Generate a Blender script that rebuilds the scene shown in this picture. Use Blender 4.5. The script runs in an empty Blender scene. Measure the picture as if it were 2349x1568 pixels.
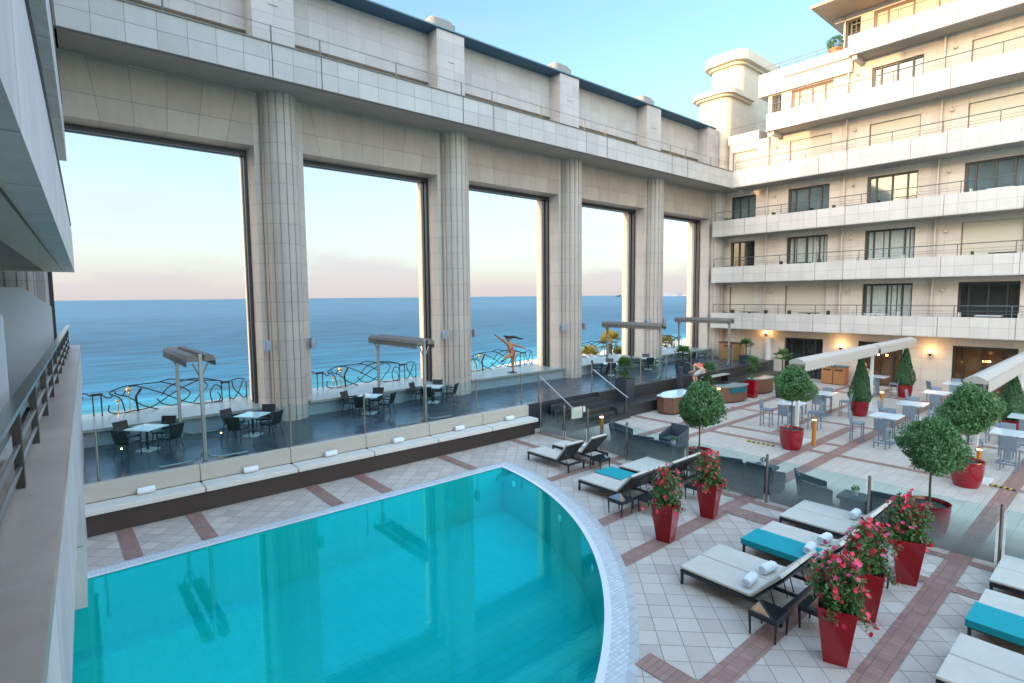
import bpy, math, random
from mathutils import Vector, Matrix
C = bpy.context.scene
PI = math.pi
R = math.radians
# ------------------------------------------------------------------ camera
EYE = 5.85
yaw, pitch, roll = .8649, -.0823, -.0092
f = Vector((math.cos(yaw)*math.cos(pitch), math.sin(yaw)*math.cos(pitch), math.sin(pitch)))
r = Vector((math.sin(yaw), -math.cos(yaw), 0)); u = r.cross(f)
r2 = math.cos(roll)*r + math.sin(roll)*u; u2 = -math.sin(roll)*r + math.cos(roll)*u
cam = bpy.data.objects.new('camera', bpy.data.cameras.new('camera'))
C.collection.objects.link(cam); C.camera = cam
M = Matrix((r2, u2, -f)).transposed().to_4x4(); M.translation = Vector((0, 0, EYE)); cam.matrix_world = M
cam.data.sensor_width = 36; cam.data.lens = 36*1256.63/2349
cam.data.clip_start = .05; cam.data.clip_end = 60000
# ------------------------------------------------------------------ light
SUN_E, SUN_A = R(5.6), R(3.3)      # low morning sun, coming along +X and a little from the sea
W = bpy.data.worlds.new('World'); C.world = W; W.use_nodes = True
wn = W.node_tree; bg = wn.nodes['Background']
sky = wn.nodes.new('ShaderNodeTexSky'); sky.sky_type = 'NISHITA'; sky.sun_disc = False
sky.sun_elevation = SUN_E; sky.sun_rotation = R(270+3.3); sky.altitude = 50
sky.air_density = 1.0; sky.dust_density = .6; sky.ozone_density = 2.5
hs = wn.nodes.new('ShaderNodeHueSaturation'); hs.inputs['Hue'].default_value = .508; hs.inputs['Saturation'].default_value = 1.08; wn.links.new(sky.outputs[0], hs.inputs['Color'])
def wmath(op, a, b, c=None):
    o = wn.nodes.new('ShaderNodeMath'); o.operation = op
    for i_, v_ in enumerate((a, b, c)):
        if v_ is None: continue
        if isinstance(v_, (int, float)): o.inputs[i_].default_value = v_
        else: wn.links.new(v_, o.inputs[i_])
    return o.outputs[0]
tc = wn.nodes.new('ShaderNodeTexCoord'); sp_ = wn.nodes.new('ShaderNodeSeparateXYZ'); wn.links.new(tc.outputs['Generated'], sp_.inputs[0])
# thin low haze: whitens the band above the horizon (faintly pink)
hz = wmath('POWER', wmath('SUBTRACT', 1.0, wmath('ABSOLUTE', sp_.outputs[2], 0.0)), 3.2)
lowc = wn.nodes.new('ShaderNodeMix'); lowc.data_type = 'RGBA'; lowc.inputs[6].default_value = (.96, 1.0, 1.03, 1); lowc.inputs[7].default_value = (.86, .79, .81, 1)
wn.links.new(wmath('POWER', wmath('SUBTRACT', 1.0, wmath('ABSOLUTE', sp_.outputs[2], 0.0)), 14.0), lowc.inputs[0])
mh = wn.nodes.new('ShaderNodeMix'); mh.data_type = 'RGBA'; cm = wn.nodes.new('ShaderNodeMapping'); cm.inputs['Scale'].default_value = (1.2, 1.2, 5.0); wn.links.new(tc.outputs['Generated'], cm.inputs[0])
cn = wn.nodes.new('ShaderNodeTexNoise'); cn.inputs['Scale'].default_value = 2.2; cn.inputs['Detail'].default_value = 5; cn.inputs['Roughness'].default_value = .55; wn.links.new(cm.outputs[0], cn.inputs['Vector'])
cl = wmath('MAXIMUM', 0.0, wmath('MULTIPLY_ADD', cn.outputs['Fac'], 2.2, -1.0))      # faint veils of cloud
wn.links.new(wmath('MINIMUM', .97, wmath('ADD', hz, wmath('MULTIPLY', cl, .45))), mh.inputs[0]); wn.links.new(hs.outputs[0], mh.inputs[6]); wn.links.new(lowc.outputs[2], mh.inputs[7])
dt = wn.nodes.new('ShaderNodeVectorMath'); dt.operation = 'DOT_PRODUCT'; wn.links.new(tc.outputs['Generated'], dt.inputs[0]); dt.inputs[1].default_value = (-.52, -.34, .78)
gl_ = wn.nodes.new('ShaderNodeMapRange'); gl_.interpolation_type = 'SMOOTHSTEP'; wn.links.new(dt.outputs['Value'], gl_.inputs[0]); gl_.inputs[1].default_value = -.15; gl_.inputs[2].default_value = .85; gl_.inputs[3].default_value = 1; gl_.inputs[4].default_value = 4.5  # added fill light: unseen sky above and behind the camera is boosted
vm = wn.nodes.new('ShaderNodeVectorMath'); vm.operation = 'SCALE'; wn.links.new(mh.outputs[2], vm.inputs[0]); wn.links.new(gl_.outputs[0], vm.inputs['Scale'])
# the added fill part of the sky is tinted warm
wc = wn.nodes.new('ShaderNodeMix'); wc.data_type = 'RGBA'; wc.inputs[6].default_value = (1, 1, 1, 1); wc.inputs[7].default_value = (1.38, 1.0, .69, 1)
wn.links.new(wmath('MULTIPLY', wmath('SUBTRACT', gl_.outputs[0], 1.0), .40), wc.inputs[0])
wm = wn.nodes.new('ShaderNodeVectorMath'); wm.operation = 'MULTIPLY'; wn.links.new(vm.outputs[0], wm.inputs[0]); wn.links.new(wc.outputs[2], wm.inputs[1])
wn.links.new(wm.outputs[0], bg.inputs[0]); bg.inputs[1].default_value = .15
sl = bpy.data.lights.new('sun', 'SUN'); sl.energy = .9; sl.angle = R(.5); sl.color = (1, .66, .32)
so = bpy.data.objects.new('sun', sl); C.collection.objects.link(so)
sd = Vector((math.cos(SUN_A)*math.cos(SUN_E), -math.sin(SUN_A)*math.cos(SUN_E), -math.sin(SUN_E)))
so.rotation_euler = sd.to_track_quat('-Z', 'Y').to_euler(); so.location = (-30, 20, 30)
C.view_settings.view_transform = 'Standard'; C.view_settings.look = 'None'
C.view_settings.exposure = 2.5; C.view_settings.gamma = 1
C.cycles.max_bounces = 8; C.cycles.diffuse_bounces = 5; C.cycles.transparent_max_bounces = 64; C.cycles.caustics_reflective = False; C.cycles.caustics_refractive = False
# ------------------------------------------------------------------ materials
class NT:
    def __init__(s, name):
        s.m = bpy.data.materials.new(name); s.m.use_nodes = True; s.t = s.m.node_tree
        s.b = s.t.nodes['Principled BSDF']; s.out = s.t.nodes['Material Output']
    def n(s, ty, **k):
        o = s.t.nodes.new(ty)
        for a, v in k.items(): setattr(o, a, v)
        return o
    def link(s, a, b): s.t.links.new(a, b)
    def val(s, sock, v):
        if isinstance(v, (int, float)): sock.default_value = v
        elif isinstance(v, tuple): sock.default_value = v if len(v) != 3 or sock.type != 'RGBA' else (*v, 1)
        else: s.link(v, sock)
    def math(s, op, a, b=None, c=None):
        o = s.n('ShaderNodeMath', operation=op); s.val(o.inputs[0], a)
        if b is not None: s.val(o.inputs[1], b)
        if c is not None: s.val(o.inputs[2], c)
        return o.outputs[0]
    def mix(s, fac, a, b, bt='MIX'):
        o = s.n('ShaderNodeMix', data_type='RGBA', blend_type=bt)
        s.val(o.inputs[0], fac); s.val(o.inputs[6], a); s.val(o.inputs[7], b); return o.outputs[2]
    def pos(s):
        g = s.n('ShaderNodeNewGeometry'); x = s.n('ShaderNodeSeparateXYZ'); s.link(g.outputs['Position'], x.inputs[0]); return g.outputs['Position'], x.outputs
    def noise(s, scale, detail=3, vec=None, rough=.5):
        o = s.n('ShaderNodeTexNoise'); o.inputs['Scale'].default_value = scale; o.inputs['Detail'].default_value = detail; o.inputs['Roughness'].default_value = rough
        if vec is not None: s.link(vec, o.inputs['Vector'])
        return o.outputs['Fac']
    def bump(s, h, dist=.01, st=1.0):
        o = s.n('ShaderNodeBump'); o.inputs['Distance'].default_value = dist; o.inputs['Strength'].default_value = st
        s.link(h, o.inputs['Height']); s.link(o.outputs[0], s.b.inputs['Normal'])
    def set(s, **k):
        for a, v in k.items():
            s.val(s.b.inputs[a.replace('_', ' ')], v)
        return s.m
MATS = {}
def plain(name, col, rough=.6, metal=0, var=.12, scale=6, bump=0, spec=.5, bscale=None, coat=0):
    s = NT(name); p, _ = s.pos()
    nz = s.noise(scale, 4, p)
    f1 = s.math('MULTIPLY_ADD', nz, var*2, 1-var)
    h = s.n('ShaderNodeHueSaturation'); h.inputs['Color'].default_value = (*col, 1); s.link(f1, h.inputs['Value'])
    s.link(h.outputs[0], s.b.inputs['Base Color'])
    s.set(Roughness=rough, Metallic=metal, Specular_IOR_Level=spec)
    if coat: s.set(Coat_Weight=coat, Coat_Roughness=.08)
    if bump: s.bump(s.noise(bscale or scale*6, 3, p), bump)
    return s.m
def uvw(s, mode):
    p, xyz = s.pos()
    if mode == 'D':
        a = s.math('MULTIPLY', s.math('ADD', xyz[0], xyz[1]), .70711); b = s.math('MULTIPLY', s.math('SUBTRACT', xyz[0], xyz[1]), .70711)
        return p, a, b
    return p, xyz['XYZ'.index(mode[0])], xyz['XYZ'.index(mode[1])]
def jmask(s, c, d, off, jw):
    q = s.math('DIVIDE', s.math('SUBTRACT', c, off), d)
    fr = s.math('ABSOLUTE', s.math('SUBTRACT', s.math('FRACT', q), .5))
    return s.math('GREATER_THAN', fr, .5-jw/2/d), s.math('FLOOR', q)
def tile(name, col, mode, du, dv, ou=0, ov=0, jw=.012, jcol=(.1, .09, .08), rough=.5, var=.08, stain=.12, jstr=.8, spec=.4, vein=0, fan=False, coat=0):
    s = NT(name); p, U, V = uvw(s, mode)
    if fan:      # flat-arch stones: joints fan out upwards, per bay
        xl = s.math('SUBTRACT', s.math('MULTIPLY', s.math('FRACT', s.math('DIVIDE', s.math('SUBTRACT', U, -.82), 8.0)), 8.0), 3.9)
        U = s.math('DIVIDE', xl, s.math('MULTIPLY_ADD', s.math('SUBTRACT', V, 11.35), .085, .9))
        m1, f1 = jmask(s, U, 1.0, .5, jw/.95)
    else: m1, f1 = jmask(s, U, du, ou, jw)
    m2, f2 = jmask(s, V, dv, ov, jw)
    m = s.math('MAXIMUM', m1, m2)
    cv = s.n('ShaderNodeCombineXYZ'); s.link(f1, cv.inputs[0]); s.link(f2, cv.inputs[1])
    wn_ = s.n('ShaderNodeTexWhiteNoise', noise_dimensions='2D'); s.link(cv.outputs[0], wn_.inputs['Vector'])
    v1 = s.math('MULTIPLY_ADD', wn_.outputs['Value'], var*2, 1-var)
    v2 = s.math('MULTIPLY_ADD', s.noise(.9, 5, p, .65), stain*2, 1-stain)
    v3 = s.math('MULTIPLY_ADD', s.noise(14, 4, p, .7), .14, .93)
    smp = s.n('ShaderNodeMapping'); smp.inputs['Scale'].default_value = (2.6, 2.6, .22); s.link(p, smp.inputs[0])
    v4 = s.math('MULTIPLY_ADD', s.noise(1.4, 5, smp.outputs[0], .7), stain*1.8, 1-stain*.9)
    v = s.math('MULTIPLY', s.math('MULTIPLY', s.math('MULTIPLY', v1, v2), v3), v4)
    h = s.n('ShaderNodeHueSaturation'); h.inputs['Color'].default_value = (*col, 1); s.link(v, h.inputs['Value'])
    s.link(s.math('MULTIPLY_ADD', wn_.outputs['Value'], .012, .494), h.inputs['Hue'])
    s.link(s.mix(s.math('MULTIPLY', m, jstr), h.outputs[0], jcol), s.b.inputs['Base Color'])
    s.set(Specular_IOR_Level=spec, Roughness=s.math('MULTIPLY_ADD', wn_.outputs['Value'], .12, rough))
    if coat: s.set(Coat_Weight=coat, Coat_Roughness=.15)
    s.bump(s.math('SUBTRACT', s.math('MULTIPLY', s.noise(30, 3, p), .15), m), .004)
    return s.m
STONE = (.48, .45, .43)
m_fascia = tile('fascia_stone', STONE, 'XZ', .8125, .58, 1.5, 13.42, .016, (.17, .165, .16))
m_wallup = tile('upper_wall_stone', (.46, .42, .40), 'XZ', .8125, .62, 1.5, 13.3, .010, (.22, .2, .19), jstr=.7, var=.06)
m_arch = tile('arch_stone', (.41, .335, .28), 'XZ', 1, 1.1, 0, 11.16, .014, (.16, .13, .11), fan=True, stain=.16)
m_col = tile('column_stone', (.47, .41, .365), 'XZ', 50, .735, -20, 1.295, .014, (.24, .20, .175), var=.03, stain=.16)
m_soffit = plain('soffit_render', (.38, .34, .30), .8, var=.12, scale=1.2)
m_par = tile('parapet_stone', (.56, .50, .445), 'YZ', .795, .56, 17.58, 0.02, .014, (.26, .23, .21), var=.05)
m_face = tile('facade_stone', (.61, .525, .445), 'YZ', .795, .62, 17.58, .1, .009, (.30, .24, .19), var=.06, stain=.1)
m_left = tile('left_wing_stone', (.64, .58, .545), 'YZ', 1.62, 1.7, .4, 2.9, .02, (.12, .12, .13), var=.06, stain=.24)
m_lsoff = tile('left_soffit_panels', (.70, .57, .45), 'XY', 9, .30, 0, 0, .006, (.3, .28, .25), jstr=.5, var=.03)
m_ledge = tile('ledge_granite', (.44, .325, .245), 'XY', 9, 1.35, -3, .72, .012, (.42, .39, .37), rough=.35, var=.06, stain=.2, spec=.5)
m_pave = tile('paving_tiles', (.55, .47, .405), 'D', .40, .40, .1, .13, .013, (.17, .14, .13), rough=.42, var=.10, stain=.11, jstr=.75)
m_pave2 = tile('paving_tiles_small', (.54, .47, .40), 'XY', .3, .3, .1, .13, .007, (.30, .26, .23), rough=.45, var=.05, stain=.12, jstr=.6)
m_bandx = tile('brick_band_x', (.33, .19, .155), 'XY', .11, .21, 0, .08, .007, (.17, .10, .085), rough=.5, var=.12, stain=.12, jstr=.6)
m_bandy = tile('brick_band_y', (.33, .19, .155), 'XY', .21, .11, .05, 0, .007, (.17, .10, .085), rough=.5, var=.12, stain=.12, jstr=.6)
m_terr = tile('terrace_slate', (.055, .068, .08), 'XY', .6, .6, 0, .1, .010, (.02, .022, .025), rough=.24, var=.12, stain=.08, spec=.6)
m_step = plain('dark_granite', (.045, .043, .044), .38, var=.25, scale=3, spec=.5)
m_mosaic = tile('pool_mosaic', (.64, .645, .65), 'XY', .085, .085, 0, 0, .012, (.40, .47, .55), rough=.3, var=.10, stain=.05, jstr=.7)
m_coping = plain('pool_coping_white', (.74, .76, .78), .3, var=.04)
m_border = tile('pool_border_stone', (.50, .50, .50), 'XY', .3, .3, 0, 0, .008, (.32, .32, .33), rough=.4, var=.06)
m_pooltile = tile('pool_tile', (.0, .46, .455), 'XY', .3, .3, 0, 0, .006, (.0, .44, .435), rough=.4, var=.03, stain=.06)
m_wicker_b = plain('brown_wicker', (.045, .028, .022), .5, var=.35, scale=30, bump=.01, bscale=60)
m_wicker_d = plain('dark_wicker', (.022, .024, .028), .45, var=.3, scale=60, bump=.006, bscale=90)
m_wicker_g = plain('grey_wicker', (.20, .245, .29), .55, var=.18, scale=60, bump=.006, bscale=80)
m_slate_g = plain('charcoal_wicker', (.055, .075, .09), .5, var=.25, scale=50, bump=.006, bscale=80)
m_cush = plain('cream_cushion', (.60, .555, .48), .8, var=.08, scale=3, bump=.02, bscale=6)
m_benchc = plain('bench_cushion', (.68, .645, .59), .8, var=.07, scale=3, bump=.02, bscale=6)
m_cushb = plain('beige_backrest', (.50, .455, .38), .8, var=.06, scale=3, bump=.01, bscale=5)
m_teal = plain('teal_towel', (.0, .32, .36), .85, var=.06, scale=20, bump=.003, bscale=120)
m_towel = plain('white_towel', (.80, .81, .84), .9, var=.05, scale=20, bump=.006, bscale=50)
m_red = plain('glossy_red', (.27, .003, .010), .16, var=.22, scale=2.5, spec=.5, coat=.3)
m_soil = plain('soil_pebbles', (.05, .05, .055), .8, var=.6, scale=30, bump=.02, bscale=40)
m_steel = plain('brushed_steel', (.36, .33, .30), .32, metal=1, var=.08)
m_rail = plain('rail_metal', (.60, .60, .57), .35, metal=.7, var=.06)
m_handr = plain('dark_handrail_metal', (.30, .29, .28), .25, metal=.8, var=.06)
m_railb = plain('railing_bronze', (.15, .145, .13), .45, metal=.4, var=.15)
m_bronze = plain('dark_bronze', (.05, .045, .04), .45, metal=.4, var=.2)
m_iron = plain('wrought_iron', (.025, .03, .028), .5, metal=.3, var=.2)
m_brass = plain('brass', (.65, .42, .18), .28, metal=.9, var=.1)
m_black = plain('black_frame', (.022, .022, .026), .4, var=.2)
m_frame = plain('window_frame_dark', (.04, .035, .03), .4, var=.2)
m_framew = plain('window_frame_brown', (.20, .11, .085), .5, var=.1)
m_shut = plain('roller_shutter', (.58, .52, .41), .6, var=.03, scale=2)
m_curt = plain('curtain', (.42, .45, .42), .85, var=.25, scale=5)
m_roof = plain('roof_coping_zinc', (.12, .21, .24), .45, var=.1, scale=2)
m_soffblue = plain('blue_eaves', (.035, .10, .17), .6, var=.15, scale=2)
m_capst = plain('cast_stone', (.26, .25, .23), .7, var=.15, scale=3)
m_towerst = tile('tower_stone', (.56, .47, .36), 'XZ', 30, .62, -9, .1, .008, (.3, .24, .19))
m_white = plain('white_paint', (.70, .70, .68), .5, var=.06)
m_marble = plain('white_table_glass', (.72, .80, .80), .12, var=.05, scale=2, spec=.6)
m_awn = plain('awning_fabric', (.47, .42, .37), .8, var=.07, scale=4)
m_taupe = plain('taupe_awning', (.17, .15, .125), .6, var=.12, scale=4)
m_alu = plain('awning_aluminium', (.33, .33, .32), .4, metal=.5, var=.08)
m_wood = plain('counter_wood', (.17, .075, .045), .5, var=.25, scale=5)
m_wood2 = plain('orange_cabinet_wood', (.42, .17, .06), .45, var=.2, scale=5)
m_orange = plain('bollard_amber', (.55, .19, .02), .4, var=.12, scale=5)
m_ledgeglass = plain('pale_ledge_stone', (.25, .30, .28), .3, var=.10, scale=2, spec=.5)
m_dado = plain('ledge_base_stone', (.27, .33, .38), .5, var=.12, scale=2)
m_grey = plain('speaker_grey', (.22, .27, .33), .5, var=.1)
m_skin = plain('skin', (.60, .33, .20), .5, var=.06)
m_gold = plain('ochre_painted_figure', (.40, .18, .06), .4, var=.12, scale=8)
m_hair = plain('hair', (.012, .008, .012), .5, var=.2)
m_brownhair = plain('brown_hair', (.09, .045, .02), .6, var=.2)
m_pink = plain('red_swimsuit', (.45, .03, .06), .5, var=.5, scale=8)
m_coral = plain('coral_cloth', (.75, .12, .07), .7, var=.1)
m_wcloth = plain('white_cloth', (.78, .76, .72), .8, var=.05)
m_bark = plain('bark', (.11, .085, .06), .8, var=.3, scale=20, bump=.01)
m_sand = plain('sand', (.62, .55, .42), .9, var=.15, scale=.3)
m_prom = plain('promenade_concrete', (.40, .38, .35), .8, var=.1, scale=.5)
m_land = plain('headland_ground', (.30, .27, .24), .9, var=.3, scale=.004)
m_terra = plain('terracotta', (.42, .22, .12), .7, var=.15)
m_dpot = plain('charcoal_pot', (.05, .052, .065), .45, var=.15)
m_tealp = plain('teal_panel', (.0, .12, .15), .5, var=.1)
m_yel = plain('yellow_paint', (.65, .50, .02), .5)
m_light = NT('lamp_light'); m_light = m_light.set(Base_Color=(1, .7, .3), Emission_Color=(1, .55, .18), Emission_Strength=5.0)
m_plight = NT('pool_lamp_glass').set(Base_Color=(.8, .95, 1), Roughness=.2)
def leafmat(name, c1, c2):
    s = NT(name); p, _ = s.pos()
    g = s.n('ShaderNodeObjectInfo')
    nz = s.noise(9, 4, p, .7); nz2 = s.noise(60, 1, p)
    fac = s.math('MULTIPLY_ADD', nz2, 1.2, s.math('MULTIPLY_ADD', nz, 1.4, -.8))
    cr = s.mix(s.math('MAXIMUM', s.math('MINIMUM', fac, 1.0), 0.0), c1, c2)
    s.link(cr, s.b.inputs['Base Color']); s.set(Roughness=.42, Specular_IOR_Level=.5)
    tr = s.n('ShaderNodeBsdfTranslucent'); s.link(cr, tr.inputs[0])
    mx = s.n('ShaderNodeMixShader'); mx.inputs[0].default_value = .25
    s.link(s.b.outputs[0], mx.inputs[1]); s.link(tr.outputs[0], mx.inputs[2]); s.link(mx.outputs[0], s.out.inputs[0]); return s.m
m_leaf = leafmat('topiary_leaf', (.04, .10, .04), (.20, .40, .14))
m_leafc = leafmat('cypress_leaf', (.03, .08, .035), (.12, .27, .10))
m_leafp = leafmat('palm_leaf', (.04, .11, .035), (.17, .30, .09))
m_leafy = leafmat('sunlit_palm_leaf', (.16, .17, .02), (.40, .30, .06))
m_leaff = leafmat('flower_bush_leaf', (.04, .10, .035), (.17, .33, .10))
m_petal = plain('red_petal', (.85, .02, .07), .5, var=.35, scale=30)
m_petal2 = plain('pink_petal', (.90, .10, .26), .5, var=.3, scale=30)
# glass
def glass(name, tint=(.86, .95, .94), refl=.12, frost=None, fc=(.42, .46, .46), rough=.02):
    s = NT(name); tb = s.n('ShaderNodeBsdfTransparent'); tb.inputs[0].default_value = (*tint, 1)
    gl = s.n('ShaderNodeBsdfGlossy'); gl.inputs['Roughness'].default_value = rough
    lw = s.n('ShaderNodeLayerWeight'); lw.inputs[0].default_value = refl
    mx = s.n('ShaderNodeMixShader'); gm = s.n('ShaderNodeNewGeometry'); s.link(s.math('MULTIPLY', lw.outputs['Fresnel'], s.math('SUBTRACT', 1.0, gm.outputs['Backfacing'])), mx.inputs[0]); s.link(tb.outputs[0], mx.inputs[1]); s.link(gl.outputs[0], mx.inputs[2])
    last = mx.outputs[0]
    if frost:       # etched lower part of the pane, clear at the top
        z0, z1, k = frost; p, x = s.pos()
        a = s.math('MULTIPLY', s.math('SUBTRACT', 1.0, s.math('MAXIMUM', 0.0, s.math('MINIMUM', 1.0, s.math('DIVIDE', s.math('SUBTRACT', x[2], z0), z1-z0)))), k)
        df = s.n('ShaderNodeBsdfTranslucent'); df.inputs[0].default_value = (*fc, 1)
        d2 = s.n('ShaderNodeBsdfDiffuse'); d2.inputs[0].default_value = (*fc, 1)
        dm = s.n('ShaderNodeMixShader'); dm.inputs[0].default_value = .5; s.link(df.outputs[0], dm.inputs[1]); s.link(d2.outputs[0], dm.inputs[2])
        m2 = s.n('ShaderNodeMixShader'); s.link(a, m2.inputs[0]); s.link(last, m2.inputs[1]); s.link(dm.outputs[0], m2.inputs[2]); last = m2.outputs[0]
    s.link(last, s.out.inputs[0]); return s.m
g_fence = glass('etched_fence_glass', frost=(.05, .95, .80), fc=(.36, .38, .37))
g_terr = glass('terrace_fence_glass', (.84, .95, .97), .16)
g_part = glass('printed_partition_glass', (.60, .66, .68), .2, frost=(3.0, 22, .93), fc=(.92, .94, .96))
def winmat(name, col):
    s = NT(name); p, _ = s.pos(); s.set(Base_Color=s.mix(s.noise(1.1, 2, p), tuple(c*.6 for c in col), tuple(c*1.4 for c in col)), Roughness=.05, Specular_IOR_Level=1.0, Metallic=.25); return s.m
g_win = winmat('window_glass', (.12, .17, .18)); g_dark = winmat('dark_window_glass', (.03, .035, .035))
g_warm = winmat('warm_interior_glass', (.13, .065, .025))
def watermat():
    s = NT('pool_water'); p, x = s.pos()
    mp = s.n('ShaderNodeMapping'); mp.inputs['Scale'].default_value = (1, 1.6, 1); s.link(p, mp.inputs[0])
    n1 = s.noise(2.2, 3, mp.outputs[0], .55); n2 = s.noise(11, 2, mp.outputs[0])
    bp = s.n('ShaderNodeBump'); bp.inputs['Distance'].default_value = .01; bp.inputs['Strength'].default_value = .09
    s.link(s.math('ADD', n1, s.math('MULTIPLY', n2, .42)), bp.inputs['Height'])
    tb = s.n('ShaderNodeBsdfTransparent'); tb.inputs[0].default_value = (.35, .98, .98, 1)
    gl = s.n('ShaderNodeBsdfGlossy'); gl.inputs['Roughness'].default_value = .022; gl.inputs[0].default_value = (.10, .85, .80, 1)
    fr = s.n('ShaderNodeFresnel'); fr.inputs[0].default_value = 1.95; s.link(bp.outputs[0], fr.inputs['Normal']); s.link(bp.outputs[0], gl.inputs['Normal'])
    gm = s.n('ShaderNodeNewGeometry'); mx = s.n('ShaderNodeMixShader'); s.link(s.math('MULTIPLY', fr.outputs[0], s.math('SUBTRACT', 1.0, gm.outputs['Backfacing'])), mx.inputs[0]); s.link(tb.outputs[0], mx.inputs[1]); s.link(gl.outputs[0], mx.inputs[2])
    s.link(mx.outputs[0], s.out.inputs[0]); return s.m
m_water = watermat()
def seamat():
    s = NT('sea_water'); p, x = s.pos()
    mp = s.n('ShaderNodeMapping'); mp.inputs['Scale'].default_value = (.22, 1, 1); mp.inputs['Rotation'].default_value = (0, 0, .55); s.link(p, mp.inputs[0])
    wob = s.math('MULTIPLY_ADD', s.noise(.03, 3, mp.outputs[0]), 34, -17)
    d = s.math('ADD', s.math('SUBTRACT', x[1], s.math('MULTIPLY', x[0], .1)), wob)   # distance off the beach
    cr = s.n('ShaderNodeValToRGB'); s.link(s.math('DIVIDE', s.math('SUBTRACT', d, 70.0), 500.0), cr.inputs[0])
    e = cr.color_ramp.elements; e[0].position = 0; e[0].color = (.12, .42, .40, 1); e[1].position = 1; e[1].color = (.05, .13, .175, 1)
    for po, co in ((.02, (.045, .29, .31, 1)), (.06, (.018, .13, .19, 1)), (.25, (.016, .078, .115, 1))):
        q = e.new(po); q.color = co
    n1 = s.noise(.22, 5, mp.outputs[0], .65); n2 = s.noise(.03, 3, mp.outputs[0], .6)
    n3 = s.noise(.012, 4, mp.outputs[0], .7); v = s.math('ADD', s.math('MULTIPLY_ADD', n1, 2.5, -.70), s.math('MULTIPLY', n3, .9))
    h = s.n('ShaderNodeHueSaturation'); s.link(cr.outputs[0], h.inputs['Color']); s.link(v, h.inputs['Value'])
    s.link(h.outputs[0], s.b.inputs['Base Color']); s.set(Roughness=.38, Specular_IOR_Level=.13, IOR=1.33)
    bp = s.n('ShaderNodeBump'); bp.inputs['Distance'].default_value = .9; bp.inputs['Strength'].default_value = .6
    s.link(s.math('ADD', n1, s.math('MULTIPLY', n2, 2.0)), bp.inputs['Height']); s.link(bp.outputs[0], s.b.inputs['Normal']); return s.m
m_sea = seamat()
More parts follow.
